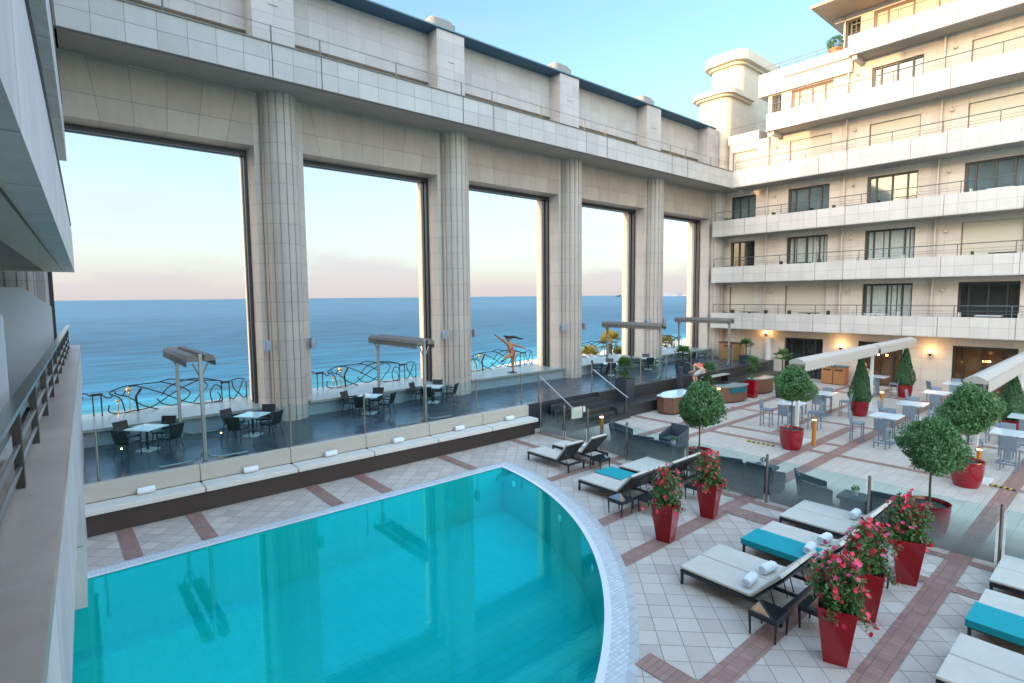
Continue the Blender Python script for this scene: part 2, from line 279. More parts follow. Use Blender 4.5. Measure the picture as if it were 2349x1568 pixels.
# ------------------------------------------------------------------ builders
COL = C.collection
class B:
    """collects faces; build() links them as one mesh object"""
    def __init__(s, org=(0, 0, 0), mat=None): s.v = []; s.f = []; s.o = Vector(org); s.T = mat; s.mi = []
    def add(s, vs, fs, T=None):
        k = len(s.v)
        for p in vs:
            p = Vector(p)
            if T is not None: p = T @ p
            if s.T is not None: p = s.T @ p
            s.v.append(p - s.o)
        for q in fs: s.f.append(tuple(i+k for i in q))
        return s
    def box(s, x0, x1, y0, y1, z0, z1, T=None, ch=0):
        if ch:      # bevelled block
            return s.prism(rrect(x0, x1, y0, y1, ch), z0, z1, T, top=ch)
        return s.add([(x0, y0, z0), (x1, y0, z0), (x1, y1, z0), (x0, y1, z0), (x0, y0, z1), (x1, y0, z1), (x1, y1, z1), (x0, y1, z1)],
                     [(0, 3, 2, 1), (4, 5, 6, 7), (0, 1, 5, 4), (1, 2, 6, 5), (2, 3, 7, 6), (3, 0, 4, 7)], T)
    def prism(s, poly, z0, z1, T=None, top=0):
        n = len(poly); vs = [(x, y, z0) for x, y in poly]+[(x, y, z1-top) for x, y in poly]
        fs = [tuple(range(n-1, -1, -1))]+[(i, (i+1) % n, n+(i+1) % n, n+i) for i in range(n)]
        if top:
            cx = sum(p[0] for p in poly)/n; cy = sum(p[1] for p in poly)/n
            for x, y in poly:
                d = math.hypot(x-cx, y-cy) or 1; vs.append((x-(x-cx)/d*top, y-(y-cy)/d*top, z1))
            fs += [(n+i, n+(i+1) % n, 2*n+(i+1) % n, 2*n+i) for i in range(n)]; fs.append(tuple(range(2*n, 3*n)))
        else: fs.append(tuple(range(n, 2*n)))
        return s.add(vs, fs, T)
    def tube(s, pts, rad, n=8, T=None, r1=None):
        pts = [Vector(p) for p in pts]; m = len(pts); vs = []; fs = []
        for i, p in enumerate(pts):
            d = (pts[min(i+1, m-1)]-pts[max(i-1, 0)]).normalized()
            a = d.orthogonal().normalized() if i == 0 else (a - d*a.dot(d)).normalized()
            b = d.cross(a); rr = rad if r1 is None else rad+(r1-rad)*i/(m-1)
            for k in range(n): vs.append(p+a*rr*math.cos(2*PI*k/n)+b*rr*math.sin(2*PI*k/n))
        for i in range(m-1):
            for k in range(n): fs.append((i*n+k, i*n+(k+1) % n, (i+1)*n+(k+1) % n, (i+1)*n+k))
        fs.append(tuple(range(n-1, -1, -1))); fs.append(tuple((m-1)*n+k for k in range(n)))
        return s.add(vs, fs, T)
    def lathe(s, prof, n=24, c=(0, 0), T=None, cap=True):
        vs = []; fs = []
        for (rr, z) in prof:
            for k in range(n): vs.append((c[0]+rr*math.cos(2*PI*k/n), c[1]+rr*math.sin(2*PI*k/n), z))
        for i in range(len(prof)-1):
            for k in range(n): fs.append((i*n+k, i*n+(k+1) % n, (i+1)*n+(k+1) % n, (i+1)*n+k))
        if cap: fs.append(tuple(range(n-1, -1, -1))); fs.append(tuple((len(prof)-1)*n+k for k in range(n)))
        return s.add(vs, fs, T)
    def ball(s, c, rx, ry=None, rz=None, n=10):
        ry = ry or rx; rz = rz or rx; c = Vector(c)
        pr = [(math.sin(PI*i/n), -math.cos(PI*i/n)) for i in range(1, n)]
        vs = [c+Vector((0, 0, -rz))]; fs = []
        for a, z in pr:
            for k in range(2*n): vs.append(c+Vector((rx*a*math.cos(PI*k/n), ry*a*math.sin(PI*k/n), rz*z)))
        vs.append(c+Vector((0, 0, rz))); N2 = 2*n
        for k in range(N2): fs.append((0, 1+(k+1) % N2, 1+k)); fs.append((len(vs)-1, len(vs)-1-N2+k, len(vs)-1-N2+(k+1) % N2))
        for i in range(n-2):
            for k in range(N2): fs.append((1+i*N2+k, 1+i*N2+(k+1) % N2, 1+(i+1)*N2+(k+1) % N2, 1+(i+1)*N2+k))
        return s.add(vs, fs)
    def build(s, name, mat, parent=None, smooth=False, bevel=0, loc=None):
        me = bpy.data.meshes.new(name); me.from_pydata([tuple(p) for p in s.v], [], s.f); me.update()
        if smooth:
            me.polygons.foreach_set('use_smooth', [True]*len(me.polygons))
        me.materials.append(mat); o = bpy.data.objects.new(name, me); COL.objects.link(o)
        if parent is not None: o.parent = parent
        if s.o.length and parent is None: o.location = s.o
        if bevel:
            md = o.modifiers.new('bevel', 'BEVEL'); md.width = bevel; md.segments = 2; md.limit_method = 'ANGLE'; md.angle_limit = R(50)
        if smooth:
            md = o.modifiers.new('n', 'EDGE_SPLIT'); md.split_angle = R(45)
        return o
def rrect(x0, x1, y0, y1, rad, n=4):
    p = []
    for cx, cy, a0 in ((x1-rad, y1-rad, 0), (x0+rad, y1-rad, 90), (x0+rad, y0+rad, 180), (x1-rad, y0+rad, 270)):
        for k in range(n+1): a = R(a0+90*k/n); p.append((cx+rad*math.cos(a), cy+rad*math.sin(a)))
    return p
def tag(o, label=None, cat=None, group=None, kind=None):
    if label: o['label'] = label
    if cat: o['category'] = cat
    if group: o['group'] = group
    if kind: o['kind'] = kind
    return o
def thing(name, label, cat, loc=(0, 0, 0), rz=0, group=None):
    o = bpy.data.objects.new(name, None); COL.objects.link(o); o.location = loc; o.rotation_euler = (0, 0, rz); o.empty_display_size = .2
    return tag(o, label, cat, group)
def dup(root, loc, rz, label, group=None):
    c = root.copy(); COL.objects.link(c); c.location = loc; c.rotation_euler = (0, 0, rz); c['label'] = label
    if group: c['group'] = group
    for ch in list(root.children):
        d = ch.copy(); COL.objects.link(d); d.parent = c
        for g in list(ch.children):
            e = g.copy(); COL.objects.link(e); e.parent = d
    return c
def struct(o, label=None, cat=None): return tag(o, label, cat, kind='structure')
def clip(poly, a, b, c):     # keep a*x+b*y<=c
    out = []
    for i in range(len(poly)):
        p, q = poly[i], poly[(i+1) % len(poly)]; dp = a*p[0]+b*p[1]-c; dq = a*q[0]+b*q[1]-c
        if dp <= 0: out.append(p)
        if dp*dq < 0: t = dp/(dp-dq); out.append((p[0]+t*(q[0]-p[0]), p[1]+t*(q[1]-p[1])))
    return out
def sheet(name, poly, z, mat):
    b = B(); b.add([(x, y, z) for x, y in poly], [tuple(range(len(poly)))]); return b.build(name, mat)
# ================================================================== SETTING: sea, beach, terrain
sx = [-9000, -400, -50, 20, 50, 63, 80, 100, 135, 220, 500, 1400, 4300]
sy = [-400, 40, 68, 76, 79, 84, 90, 92, 94, 110, 200, 560, 2500]
big = 40000
struct(sheet('sea', [(-big, -big), (big, -big), (big, big), (-big, big)], -8.35, m_sea), 'blue sea turning turquoise at the beach', 'sea')
sh = [(x, y) for x, y in zip(sx, sy)]
b = B(); n = len(sh)
b.add([(x, y, -8.30) for x, y in sh]+[(x, y-7, -7.6) for x, y in sh]+[(x, y-60 if y < 300 else y-900, -7.4) for x, y in sh], [(i, i+1, n+i+1, n+i) for i in range(n-1)]+[(n+i, n+i+1, 2*n+i+1, 2*n+i) for i in range(n-1)])
struct(b.build('beach', m_sand), 'pale sand beach below the terrace', 'beach')
b = B(); b.box(-60, 120, 25.2, 44, -9, -6.9); struct(b.build('promenade', m_prom), 'promenade between the hotel and the beach', 'promenade')
# far headland
random.seed(3)
b = B(); NP = 40; prof = []
for i in range(NP):
    t = i/(NP-1); x = 4500+t*3400; y = 3560-t*1100
    h = 40*math.sin(PI*min(1, t*1.4+.08))**.8*(1+.25*math.sin(i*1.9))+22*max(0, t-.3)*3+6
    prof.append((x, y, h))
vs = []
for x, y, h in prof: vs += [(x, y, -9), (x+120, y+90, h*.7-8), (x+420, y+330, h-8), (x+900, y+800, -9)]
fs = []
for i in range(NP-1):
    for k in range(3): fs.append((4*i+k, 4*i+k+1, 4*i+k+5, 4*i+k+4))
b.add(vs, fs); struct(b.build('headland', m_land), 'low distant headland across the bay', 'headland')
b = B()
for i in range(240):
    t = random.random(); x = 4500+t*3400+random.uniform(0, 200); y = 3560-t*1100+random.uniform(-10, 60); hh = random.uniform(6, 16); w_ = random.uniform(12, 30)
    b.box(x, x+w_, y, y+w_, -9, -9+hh)
tag(b.build('far_town', plain('far_town_walls', (.42, .36, .32), .9)), 'pale far off town along the distant headland shore', 'town', kind='stuff')
# ground of the courtyard with a hole for the pool
PCX, PCY, PR, PY = 0.0, 15.19, 11.67, 14.25
def arc(rad, ycut, n=72):
    a0 = math.asin((ycut-PCY)/rad); a1 = R(-128)
    return [(PCX+rad*math.cos(a0+(a1-a0)*i/n), PCY+rad*math.sin(a0+(a1-a0)*i/n)) for i in range(n+1)]
XL = -8.0
pool = [(XL, PY)]+arc(PR, PY)
pool = pool+[(XL, pool[-1][1])]
def ring(name, ra, ya, rb, yb, z, mat):
    i0 = [(XL, ya)]+arc(ra, ya); o0 = [(XL, yb)]+arc(rb, yb)
    n = len(i0); b = B(); b.add([(x, y, z) for x, y in i0+o0], [(i, i+1, n+i+1, n+i) for i in range(n-1)]); return b.build(name, mat)
o = ring('pool_coping', PR, PY, PR+.13, PY+.10, .012, m_coping); struct(o)
o = ring('pool_mosaic', PR+.13, PY+.10, PR+.44, PY+.36, .008, m_mosaic); struct(o)
o = ring('pool_border', PR+.44, PY+.36, PR+.60, PY+.46, .004, m_border); struct(o)
# paving: strip mesh from ring outward (x>pool) – a big sheet whose inner edge follows the pool
inner = [(XL, PY+.05)]+arc(PR+.05, PY+.05)
outer = []
for (x, y) in inner: outer.append(None)
b = B(); n = len(inner)
for i, (x, y) in enumerate(inner):
    if i == 0: outer[i] = (XL, 17.5); continue
    dx, dy = x-PCX, y-PCY; k = 1e9
    if dx > 1e-6: k = min(k, (15.0-PCX)/dx)
    if dx < -1e-6: k = min(k, (XL-PCX)/dx)
    if dy < -1e-6: k = min(k, (-14-PCY)/dy)
    outer[i] = (PCX+dx*k, PCY+dy*k)
outer[1] = (15.0, 17.5)
vs = [(x, y, 0) for x, y in inner]+[(x, y, 0) for x, y in outer]
b.add(vs, [(i, n+i, n+i+1, i+1) for i in range(n-1)])
k = max(range(1, n), key=lambda i: outer[i][0]*1 - outer[i][1] if abs(outer[i][0]-15) < .01 else -1e9)
b.add([(15.0, outer[k][1], 0), (15.0, -14.0, 0), (outer[k+1][0], -14.0, 0)], [(0, 1, 2)])
b.add([(15, -14, 0), (39.6, -14, 0), (39.6, 18, 0), (15, 18, 0)], [(0, 1, 2, 3)])
struct(b.build('paving', m_pave), 'pale diagonal tile paving of the courtyard', 'paving')
o = sheet('restaurant_paving', [(15.1, -14), (39.5, -14), (39.5, 17), (15.1, 17)], .004, m_pave2); struct(o)
b = B(); pl = inner
b.add([(x, y, 0.0) for x, y in pool]+[(x, y, -1.5) for x, y in pool], [(i, i+1, len(pool)+i+1, len(pool)+i) for i in range(len(pool)-1)]+[tuple(range(len(pool), 2*len(pool)))])
struct(b.build('pool_basin', m_pooltile), 'turquoise tiled pool basin', 'pool basin')
struct(sheet('pool_water', pool[::-1], -.012, m_water), 'still turquoise pool water', 'pool water')
b = B()
for a_ in (-8.2, -23.5, -38, -62):
    a_ = R(a_); c_ = Vector((PCX+PR*math.cos(a_), PCY+PR*math.sin(a_), -.38)); nrm = Vector((-math.cos(a_), -math.sin(a_), 0))
    T = Matrix.Translation(c_) @ nrm.to_track_quat('Z', 'Y').to_matrix().to_4x4()
    bb = B(); bb.lathe([(.10, 0), (.10, .02), (.07, .035)], 16, T=T); tag(bb.build('pool_lamp', m_plight), 'small white round lamp in the curved pool wall, %s' % {-8.2: 'farthest one', -23.5: 'second from the far corner', -38: 'third from the far corner', -62: 'nearest the camera'}[round(math.degrees(a_), 1)], 'pool lamp', 'lamps in the pool wall')
# brick bands
ZB = .009
def arcx(y, rad=PR+.60): return PCX+math.sqrt(max(0, rad*rad-(y-PCY)**2))
def bandX(y0, y1, x0, x1):
    xa0 = x0 if x0 is not None else arcx(y0); xa1 = x0 if x0 is not None else arcx(y1)
    return sheet('brick_band', [(xa0, y0), (x1, y0), (x1, y1), (xa1, y1)], ZB, m_bandx)
def bandY(x0, x1, y0, y1):
    return sheet('brick_band', [(x0, y0), (x1, y0), (x1, y1), (x0, y1)], ZB+.004, m_bandy)
for a_ in [(2.28, 2.70, None, 39.5), (3.80, 4.18, 7.21, 13.2), (7.10, 7.52, None, 39.5), (8.78, 9.14, None, 12.9), (12.06, 12.40, None, 39.5), (8.1, 8.5, 15.0, 26.5), (13.45, 13.85, 15.8, 36), (-2.6, -2.2, 6, 39.5), (10.0, 10.3, 23.2, 39), (4.8, 5.1, 21.8, 39)]:
    struct(bandX(*a_))
for a_ in [(1.05, 1.40, PY+.46, 16.9), (2.60, 2.95, PY+.46, 16.9), (5.83, 6.20, PY+.46, 16.9), (7.38, 7.75, PY+.46, 16.9), (10.63, 10.98, PY+.46, 16.9), (14.08, 14.40, 12.4, 16.9), (13.19, 13.50, 2.70, 3.8), (13.19, 13.50, -2.2, 2.28), (13.60, 14.2, 5.7, 7.10), (14.78, 15.02, -14, 12.06), (15.74, 15.98, 12.4, 17), (6.80, 7.21, -6, 4.18 and 5.05), (21.35, 21.65, -2.2, 17), (22.8, 23.1, 7.52, 12.06), (26.7, 27.0, -2.2, 14), (35.5, 35.9, -2.2, 14)]:
    struct(bandY(*a_))
# ================================================================== TERRACE, STAIRS
ZT = 1.15
b = B(); b.box(-14, 39.6, 17.5, 24.9, -9, ZT); struct(b.build('terrace_floor', m_terr), 'dark glossy slate terrace floor above the pool court', 'terrace')
st = B()
for i in range(6):
    z1 = ZT-.19*(i+1)+.0; x0 = 16.9-.05*i; x1 = 20.3+.18*i
    if i < 5: st.prism([(x0+.4, 17.49), (x0+.1, 17.3-.30*i), (x0+.25, 17.22-.30*i), (x0+.5, 17.19-.30*i), (x1, 17.19-.30*i), (x1, 17.49)], .0, z1)
struct(st.build('steps', m_step), 'dark granite steps up to the terrace', 'steps')
pf = B(); pf.box(20.3, 38.2, 16.2, 17.49, 0, .56); pf.box(20.3, 38.2, 17.35, 17.5, .56, ZT-.003); struct(pf.build('lower_platform', m_step), 'low dark granite platform beside the steps', 'platform')
# sea-side ledge between the columns: a low wall thing
XC = [-.82, 7.18, 15.18, 23.18, 31.18, 39.18]
colon = thing('colonnade', 'tall pale stone colonnade with five round fluted columns framing the sea', 'colonnade', (-.82, 22, 0)); CO = (-.82, 22, 0)
for i in range(5):
    x0, x1 = XC[i]+.7, XC[i+1]-.7
    w_ = B(CO); w_.box(x0, x1, 21.9, 24.7, ZT, 1.66); w_.build('ledge_base', m_dado, colon)
    w_ = B(CO); w_.box(x0, x1, 21.72, 24.75, 1.66, 1.75); w_.build('ledge_top', m_ledgeglass, colon)
# columns
def pier(xc):
    p = []; rr = .70; nf = 8; cy = 22.02
    p.append((xc-.90, 22.0)); p.append((xc-.72, 22.0))
    for k in range(nf):
        a0 = PI+PI*k/nf; a1 = PI+PI*(k+1)/nf; g = .045
        for a_, q in ((a0, rr-.05), (a0+g*.5, rr-.05), (a0+g, rr-.004), ((a0+a1)/2, rr), (a1-g, rr-.004), (a1-g*.5, rr-.05)):
            p.append((xc+q*math.cos(a_), cy+q*math.sin(a_)))
    p += [(xc+.72, 22.0), (xc+.90, 22.0), (xc+.98, 22.68), (xc+.98, 23.75), (xc-.98, 23.75), (xc-.98, 22.68)]
    return p
for i, xc in enumerate(XC):
    w_ = B(CO); w_.prism(pier(xc), ZT-.02, 13.43); w_.build('column', m_col, colon)
# lintel wall
for i in range(5):
    x0, x1 = XC[i]+.9, XC[i+1]-.9
    w_ = B(CO)
    vs = []
    for x in (x0, x1): vs += [(x, 22.0, 11.50), (x, 22.68, 11.44), (x, 23.75, 11.44), (x, 23.75, 13.43), (x, 22.0, 13.43)]
    w_.add(vs, [(0, 1, 2, 3, 4), (9, 8, 7, 6, 5)]+[(k, k+5, (k+1) % 5+5, (k+1) % 5) for k in range(5)])
    w_.build('lintel', m_arch, colon)
    xa, xb = XC[i]+.98, XC[i+1]-.98
    for ya in (22.70, 22.98):
        w_ = B(CO); t = .11
        w_.box(xa, xa+t, ya, ya+.17, ZT+.62, 11.43); w_.box(xb-t, xb, ya, ya+.17, ZT+.62, 11.43); w_.box(xa+t, xb-t, ya, ya+.17, 11.43-t*1.5, 11.43)
        w_.build('shutter_track', m_black, colon)
XA, XB = .05, 38.0
for xc in XC:
    for x in (xc-.70, xc+1.02):
        if x > .3 and x < 37.9:
            w_ = B(CO); w_.box(x-.016, x+.016, 20.136, 20.141, 13.43, 14.55); w_.build('joint_strip', m_bronze, colon)
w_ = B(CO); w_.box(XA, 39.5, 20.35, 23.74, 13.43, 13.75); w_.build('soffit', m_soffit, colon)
w_ = B(CO); w_.box(XA, XB, 20.14, 20.345, 13.42, 14.56); w_.build('cornice', m_fascia, colon)
w_ = B(CO); w_.box(XA, XB, 20.10, 20.38, 14.562, 14.60); w_.build('cornice_cap', m_railb, colon)
w_ = B(CO); w_.box(-2, 40.2, 22.83, 24.2, 15.93, 18.10); w_.build('upper_wall', m_wallup, colon)
w_ = B(CO); w_.box(-2, 40.2, 23.05, 24.2, 13.76, 15.925); w_.build('recessed_base', plain('recess_stone', (.50, .38, .25), .8, var=.1), colon)
for xc in XC[:-1]+[38.6]:
    w_ = B(CO); w_.box(xc-.76, xc+.76, 22.0, 22.826, 13.76, 18.09); w_.box(xc-.18, xc+.18, 21.97, 22.0, 16.75, 16.8); w_.build('pilaster', m_wallup, colon)
w_ = B(CO); w_.box(-2, 38.9, 21.92, 24.4, 18.13, 18.19); w_.add([(-2, 21.94, 18.193), (38.9, 21.94, 18.193), (38.9, 23.2, 18.62), (-2, 23.2, 18.62), (-2, 24.4, 18.193), (38.9, 24.4, 18.193)], [(0, 1, 2, 3), (3, 2, 5, 4), (0, 3, 4), (1, 5, 2)]); w_.build('roof_edge', m_roof, colon)
w_ = B(CO); w_.box(-2, 38.88, 21.98, 24.3, 18.10, 18.128); w_.build('eaves', m_soffblue, colon)
for xc in XC[1:-1]:
    w_ = B(CO); c_ = (xc-.15, 22.85)
    pl_ = rrect(c_[0]-.75, c_[0]+.75, c_[1]-.55, c_[1]+.5, .28)
    w_.prism(pl_, 18.30, 18.66); w_.prism([(c_[0]+(x-c_[0])*.82, c_[1]+(y-c_[1])*.82) for x, y in pl_], 18.66, 18.86, top=.06); w_.build('roof_cap', m_capst, colon)
w_ = B(CO)
xs = [x for xc in XC for x in (xc-.66, xc+1.05, xc+4.15)]
for x in xs:
    if .3 < x < 37.9: w_.tube([(x, 20.3, 14.6), (x, 20.3, 15.22)], .028, 6)
w_.tube([(.1, 20.3, 15.2), (37.9, 20.3, 15.2)], .010, 5); w_.build('railing', m_railb, colon)
# ================================================================== RIGHT WING
RW = (39.5, 0, 0)
wing = thing('hotel_wing', 'pale stone hotel wing with stacked balconies facing the pool court', 'hotel building', RW)
LV = [3.36, 6.71, 10.07, 13.43, 16.83, 20.2]
XP, XW = 38.0, 39.5
YE = -14.0
# window columns (y_hi, y_lo)
def wins(ymax):
    out = [(20.95, 19.1)] if ymax > 20.9 else []
    y = 16.85
    while y > YE+3:
        if y <= ymax: out.append((y, y-2.62))
        y -= 4.77
    return out
floors = [  # z0 wall, z top wall, window z0,z1, ymax
    (0, 3.36, .05, 2.80, 21.9), (3.36, 6.71, 3.75, 6.42, 21.9), (6.71, 10.07, 7.1, 9.74, 21.9), (10.07, 13.43, 10.45, 13.02, 21.9),
    (13.43, 16.83, 13.8, 16.22, 21.2), (16.83, 20.2, 17.2, 19.58, 18.4), (20.2, 23.9, 20.6, 22.92, 13.7)]
kinds = {  # (floor, column index) -> what the window shows
    (0, 0): 'dark', (0, 1): 'warm', (0, 2): 'warm',
    (1, 0): 'shut', (1, 1): 'shut', (1, 2): 'curt', (1, 3): 'dark', (2, 0): 'dark', (2, 1): 'curt', (2, 2): 'curt', (2, 3): 'shut', (2, 4): 'shut',
    (3, 0): 'glass', (3, 1): 'glass', (3, 2): 'glass', (3, 3): 'glass', (4, 0): 'shut', (4, 1): 'half', (4, 2): 'shut', (4, 3): 'shut',
    (5, 0): 'white', (5, 1): 'glass', (5, 2): 'shut', (6, 0): 'white'}
for fi, (z0, z1, wz0, wz1, ymax) in enumerate(floors):
    if fi == 0: ws = [(16.78, 14.28), (12.2, 9.8), (7.4, 4.6), (2.4, -.2), (-2.4, -5)]
    elif fi == 5: ws = [(18.15, 17.5)]+wins(17)
    elif fi == 6: ws = [(13.65, 12.8), (12.1, 8.1), (7.2, 4), (2.5, -1)]
    else: ws = wins(ymax)
    wall = B(RW); y = ymax
    for (ya, yb) in ws:
        wall.box(XW, XW+.35, ya, y, z0, z1); y = yb
        wall.box(XW, XW+.35, yb, ya, wz1, z1)
        if wz0 > z0+.01: wall.box(XW, XW+.35, yb, ya, z0, wz0)
    wall.box(XW, XW+.35, YE, y, z0, z1)
    wall.build('wall', m_face, wing)
    for ci, (ya, yb) in enumerate(ws):
        k = kinds.get((fi, ci), random.choice(['glass', 'curt', 'shut']))
        if fi == 5 and ci >= 1: k = kinds.get((5, ci-1), 'glass')
        if fi == 5 and ci == 0: k = 'dark'
        if fi == 6: k = 'white' if ci else 'dark'
        w_ = yb-ya; fm = m_framew if k == 'white' else m_frame
        if k in ('shut', 'half'):
            zb = wz0 if k == 'shut' else wz0
            s_ = B(RW)
            nz = int((wz1-zb)/.06)
            s_.box(XW+.13, XW+.16, yb+.02, ya-.02, zb, wz1-.01); o = s_.build('shutter', m_shut, wing)
            for yg in (ya-.05, yb): s_ = B(RW); s_.box(XW+.09, XW+.2, yg, yg+.05, zb, wz1-.01); s_.build('shutter_guide', m_framew, wing)
            continue
        g = B(RW); g.box(XW+.22, XW+.25, yb, ya, wz0, wz1)
        gm = {'dark': g_dark, 'warm': g_warm, 'glass': g_win, 'curt': g_win, 'white': m_shut}[k]
        wo = g.build('window', gm, wing)
        fr = B(RW); t = .07; X0, X1 = XW+.12, XW+.218
        fr.box(X0, X1, yb, yb+t, wz0, wz1); fr.box(X0, X1, ya-t*1.8, ya, wz0, wz1); fr.box(X0, X1, yb+t, ya-t*1.8, wz1-.10, wz1); fr.box(X0, X1, yb+t, ya-t*1.8, wz0, wz0+.08)
        nb = 3 if abs(w_) > 2 else 2
        for j in range(1, nb+1):
            yy = ya+w_*(j/(nb+1) if nb < 3 else (.18, .50, .80)[j-1]); fr.box(X0+.01, X1-.01, yy-t*.6, yy+t*.6, wz0+.08, wz1-.10)
        fr.build('frame', fm, wo)
        if k == 'curt':
            cu = B(RW); yy = yb+.1; ph = 0
            while yy < ya-.25:
                if random.random() < .82: cu.box(XW+.205-.012*(ph % 2), XW+.2185, yy, yy+.07, wz0+.1, wz1-.12)
                yy += .075; ph += 1
            cu.build('curtain', m_curt, wo)
        if fi == 0 and k == 'warm':
            for q in range(3):
                cu = B(RW); yy = random.uniform(yb+.4, ya-.5); cu.box(XW+.205, XW+.2185, yy, yy+.12, 1.95, 2.03); cu.build('interior_lamp', m_light, wo)
# slabs and parapets
par = []
for i, z in enumerate(LV):
    yl = 21.6 if i < 3 else (20.14 if i == 3 else (17.82 if i == 4 else 12.97))
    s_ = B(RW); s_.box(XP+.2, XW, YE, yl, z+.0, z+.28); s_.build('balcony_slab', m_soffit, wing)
    p_ = B(RW); p_.box(XP, XP+.195, YE, yl, z-.003, z+1.13)
    if i >= 4: p_.box(XP+.2, XW+2.5 if i == 4 else XW+2.5, yl-.2, yl, z-.003, z+1.13)
    if i == 4 or i == 5: p_.box(XP+.2, XP+1.5, yl-.45, yl-.205, z-.25, z-.006)
    bo = p_.build('balcony_parapet', m_par, wing)
    for y in (19.16, 17.58, 14.39, 12.75, 9.52, 7.86, 4.6, 2.95, -.2):
        if y < yl-.3: q = B(RW); q.box(XP-.004, XP+.001, y-.014, y+.014, z, z+1.12); q.build('joint_strip', m_framew, bo)
    q = B(RW); zz = z+1.13
    ry = yl-.15; y = ry
    while y > YE:
        q.tube([(XP+.1, y, zz), (XP+.1, y, zz+.62)], .022, 6); y -= 2.38
    q.tube([(XP+.1, ry, zz+.62), (XP+.1, YE, zz+.62)], .026, 6)
    for h in (.18, .33): q.tube([(XP+.1, ry, zz+h), (XP+.1, YE, zz+h)], .009, 5)
    q.build('railing', m_railb, bo)
# slim vertical fins between the rooms
for i in range(1, 6):
    z0 = LV[i-1]; z1 = LV[i]
    for y in (18.2, 13.3, 8.45, 3.7, -1.0, -5.8):
        if (i == 5 and y > 14) or (i == 4 and y > 20): continue
        dv = B(RW); dv.box(XW-.28, XW, y-.035, y+.035, z0+.285, z1-.003); dv.build('balcony_divider', m_face, wing)
        dv = B(RW); dv.lathe([(.02, z0+2.5), (.09, z0+2.55), (.09, z0+2.68), (.02, z0+2.72)], 12, (XW-.10, y-.45)); dv.build('wall_light', m_shut, wing)
for y in (18.05,):
    pp = B(RW); pp.tube([(XW-.12, 17.88, .05), (XW-.12, 17.88, 2.75)], .20, 16); pp.build('round_pilaster', m_white, wing)
# beams beneath E and F ends; L4 roof terrace; L5 attic; tower; roof
a_ = B(RW); a_.box(XW-.02, XW+5, 19.0, 21.3, 16.84, 17.5); a_.box(XW+.36, XW+5, 18.9, 21.25, 13.5, 16.83); a_.build('roof_terrace_wall', m_face, wing)
a_ = B(RW); a_.tube([(XW+.1, 21.2, 18.02), (XW+.1, 18.6, 18.05)], .025, 6); a_.tube([(XW+.1, 21.2, 17.75), (XW+.1, 18.6, 17.78)], .012, 5)
for y in (21.2, 20.3, 19.4, 18.7): a_.tube([(XW+.1, y, 17.5), (XW+.1, y, 18.03)], .018, 5)
a_.build('railing', m_railb, wing)
a_ = B(RW); a_.box(XW-.25, XW+6, 13.1, 19.0, 19.64, 21.15); a_.box(XW+.36, XW+6, 13.1, 18.39, 16.9, 19.64); a_.build('attic_fascia', m_face, wing)
a_ = B(RW); a_.box(XW-.28, XW-.24, 13.1, 17.3, 20.47, 20.56); a_.build('moulding', m_framew, wing)
a_ = B(RW)
for h in (21.45, 21.68): a_.tube([(XW, 19, h-.02), (XW, 13.8, h)], .02, 6)
for y in (18.9, 17.7, 16.5, 15.3, 14.1): a_.tube([(XW, y, 21.15), (XW, y, 21.68)], .018, 5)
a_.build('railing', m_railb, wing)
a_ = B(RW); a_.box(XW+.36, XW+8, YE, 13.65, 20.3, 23.9); a_.box(XW-.0, XW+8, 13.66, 14.3, 22.95, 23.6); a_.box(XW+.25, XW+.6, 13.66, 13.85, 21.16, 22.95); a_.build('penthouse', m_face, wing)
a_ = B(RW); a_.add([(36.9, 14.75, 23.25), (36.9, YE, 23.25), (48, YE, 23.25), (48, 14.75, 23.25), (36.9, 14.75, 23.42), (36.9, YE, 23.42), (41.5, YE, 25.2), (48, YE, 25.2), (48, 14.75, 24.9), (41.5, 13.5, 25.0)],
    [(0, 1, 2, 3), (0, 4, 5, 1), (4, 9, 6, 5), (9, 8, 7, 6), (0, 3, 8, 9, 4)]); a_.build('roof', m_wood2 if 0 else plain('eaves_boards', (.50, .36, .24), .7, var=.15), wing)
def rend(x0, y0, y1, x1, rad, n=8):      # block whose end towards the court has rounded corners
    p = [(x1, y0)]+[(x0+rad-rad*math.sin(PI/2*k/n), y0+rad-rad*math.cos(PI/2*k/n)) for k in range(n+1)]
    p += [(x0+rad-rad*math.cos(PI/2*k/n), y1-rad+rad*math.sin(PI/2*k/n)) for k in range(n+1)]
    return (p+[(x1, y1)])[::-1]
def flutes(x0, y0, y1, x1, rad):
    p = rend(x0, y0, y1, x1, rad)[::-1]; q = []
    for i in range(1, len(p)-2):
        a, b_ = Vector(p[i]), Vector(p[i+1]); L_ = (b_-a).length; m = max(1, round(L_/.42)); nn = Vector((-(b_-a).y, (b_-a).x)).normalized()
        for k in range(m):
            s0 = a.lerp(b_, k/m); s1 = a.lerp(b_, (k+1)/m); q += [tuple(s0), tuple(s0.lerp(s1, .1)-nn*(-.05)), tuple(s0.lerp(s1, .2))] if L_ > .5 else [tuple(s0)]
    return ([p[0]]+q+[p[-2], p[-1]])[::-1]
t_ = B(RW); t_.prism(flutes(39.55, 21.45, 24.1, 47, .75), 13.5, 20.6); t_.prism(flutes(41.3, 21.45, 24.1, 47, .75), 20.6, 23.35); t_.build('stair_tower', m_towerst, wing)
t_ = B(RW); t_.prism(rend(39.3, 21.25, 24.3, 42.9, .85), 20.58, 20.75); t_.prism(rend(39.1, 21.05, 24.45, 43.0, .9), 20.75, 21.12)
t_.prism(rend(41.1, 21.25, 24.3, 47, .85), 23.33, 23.55); t_.prism(rend(40.8, 20.95, 24.5, 47.2, .95), 23.55, 24.25); t_.build('tower_cap', m_towerst, wing)
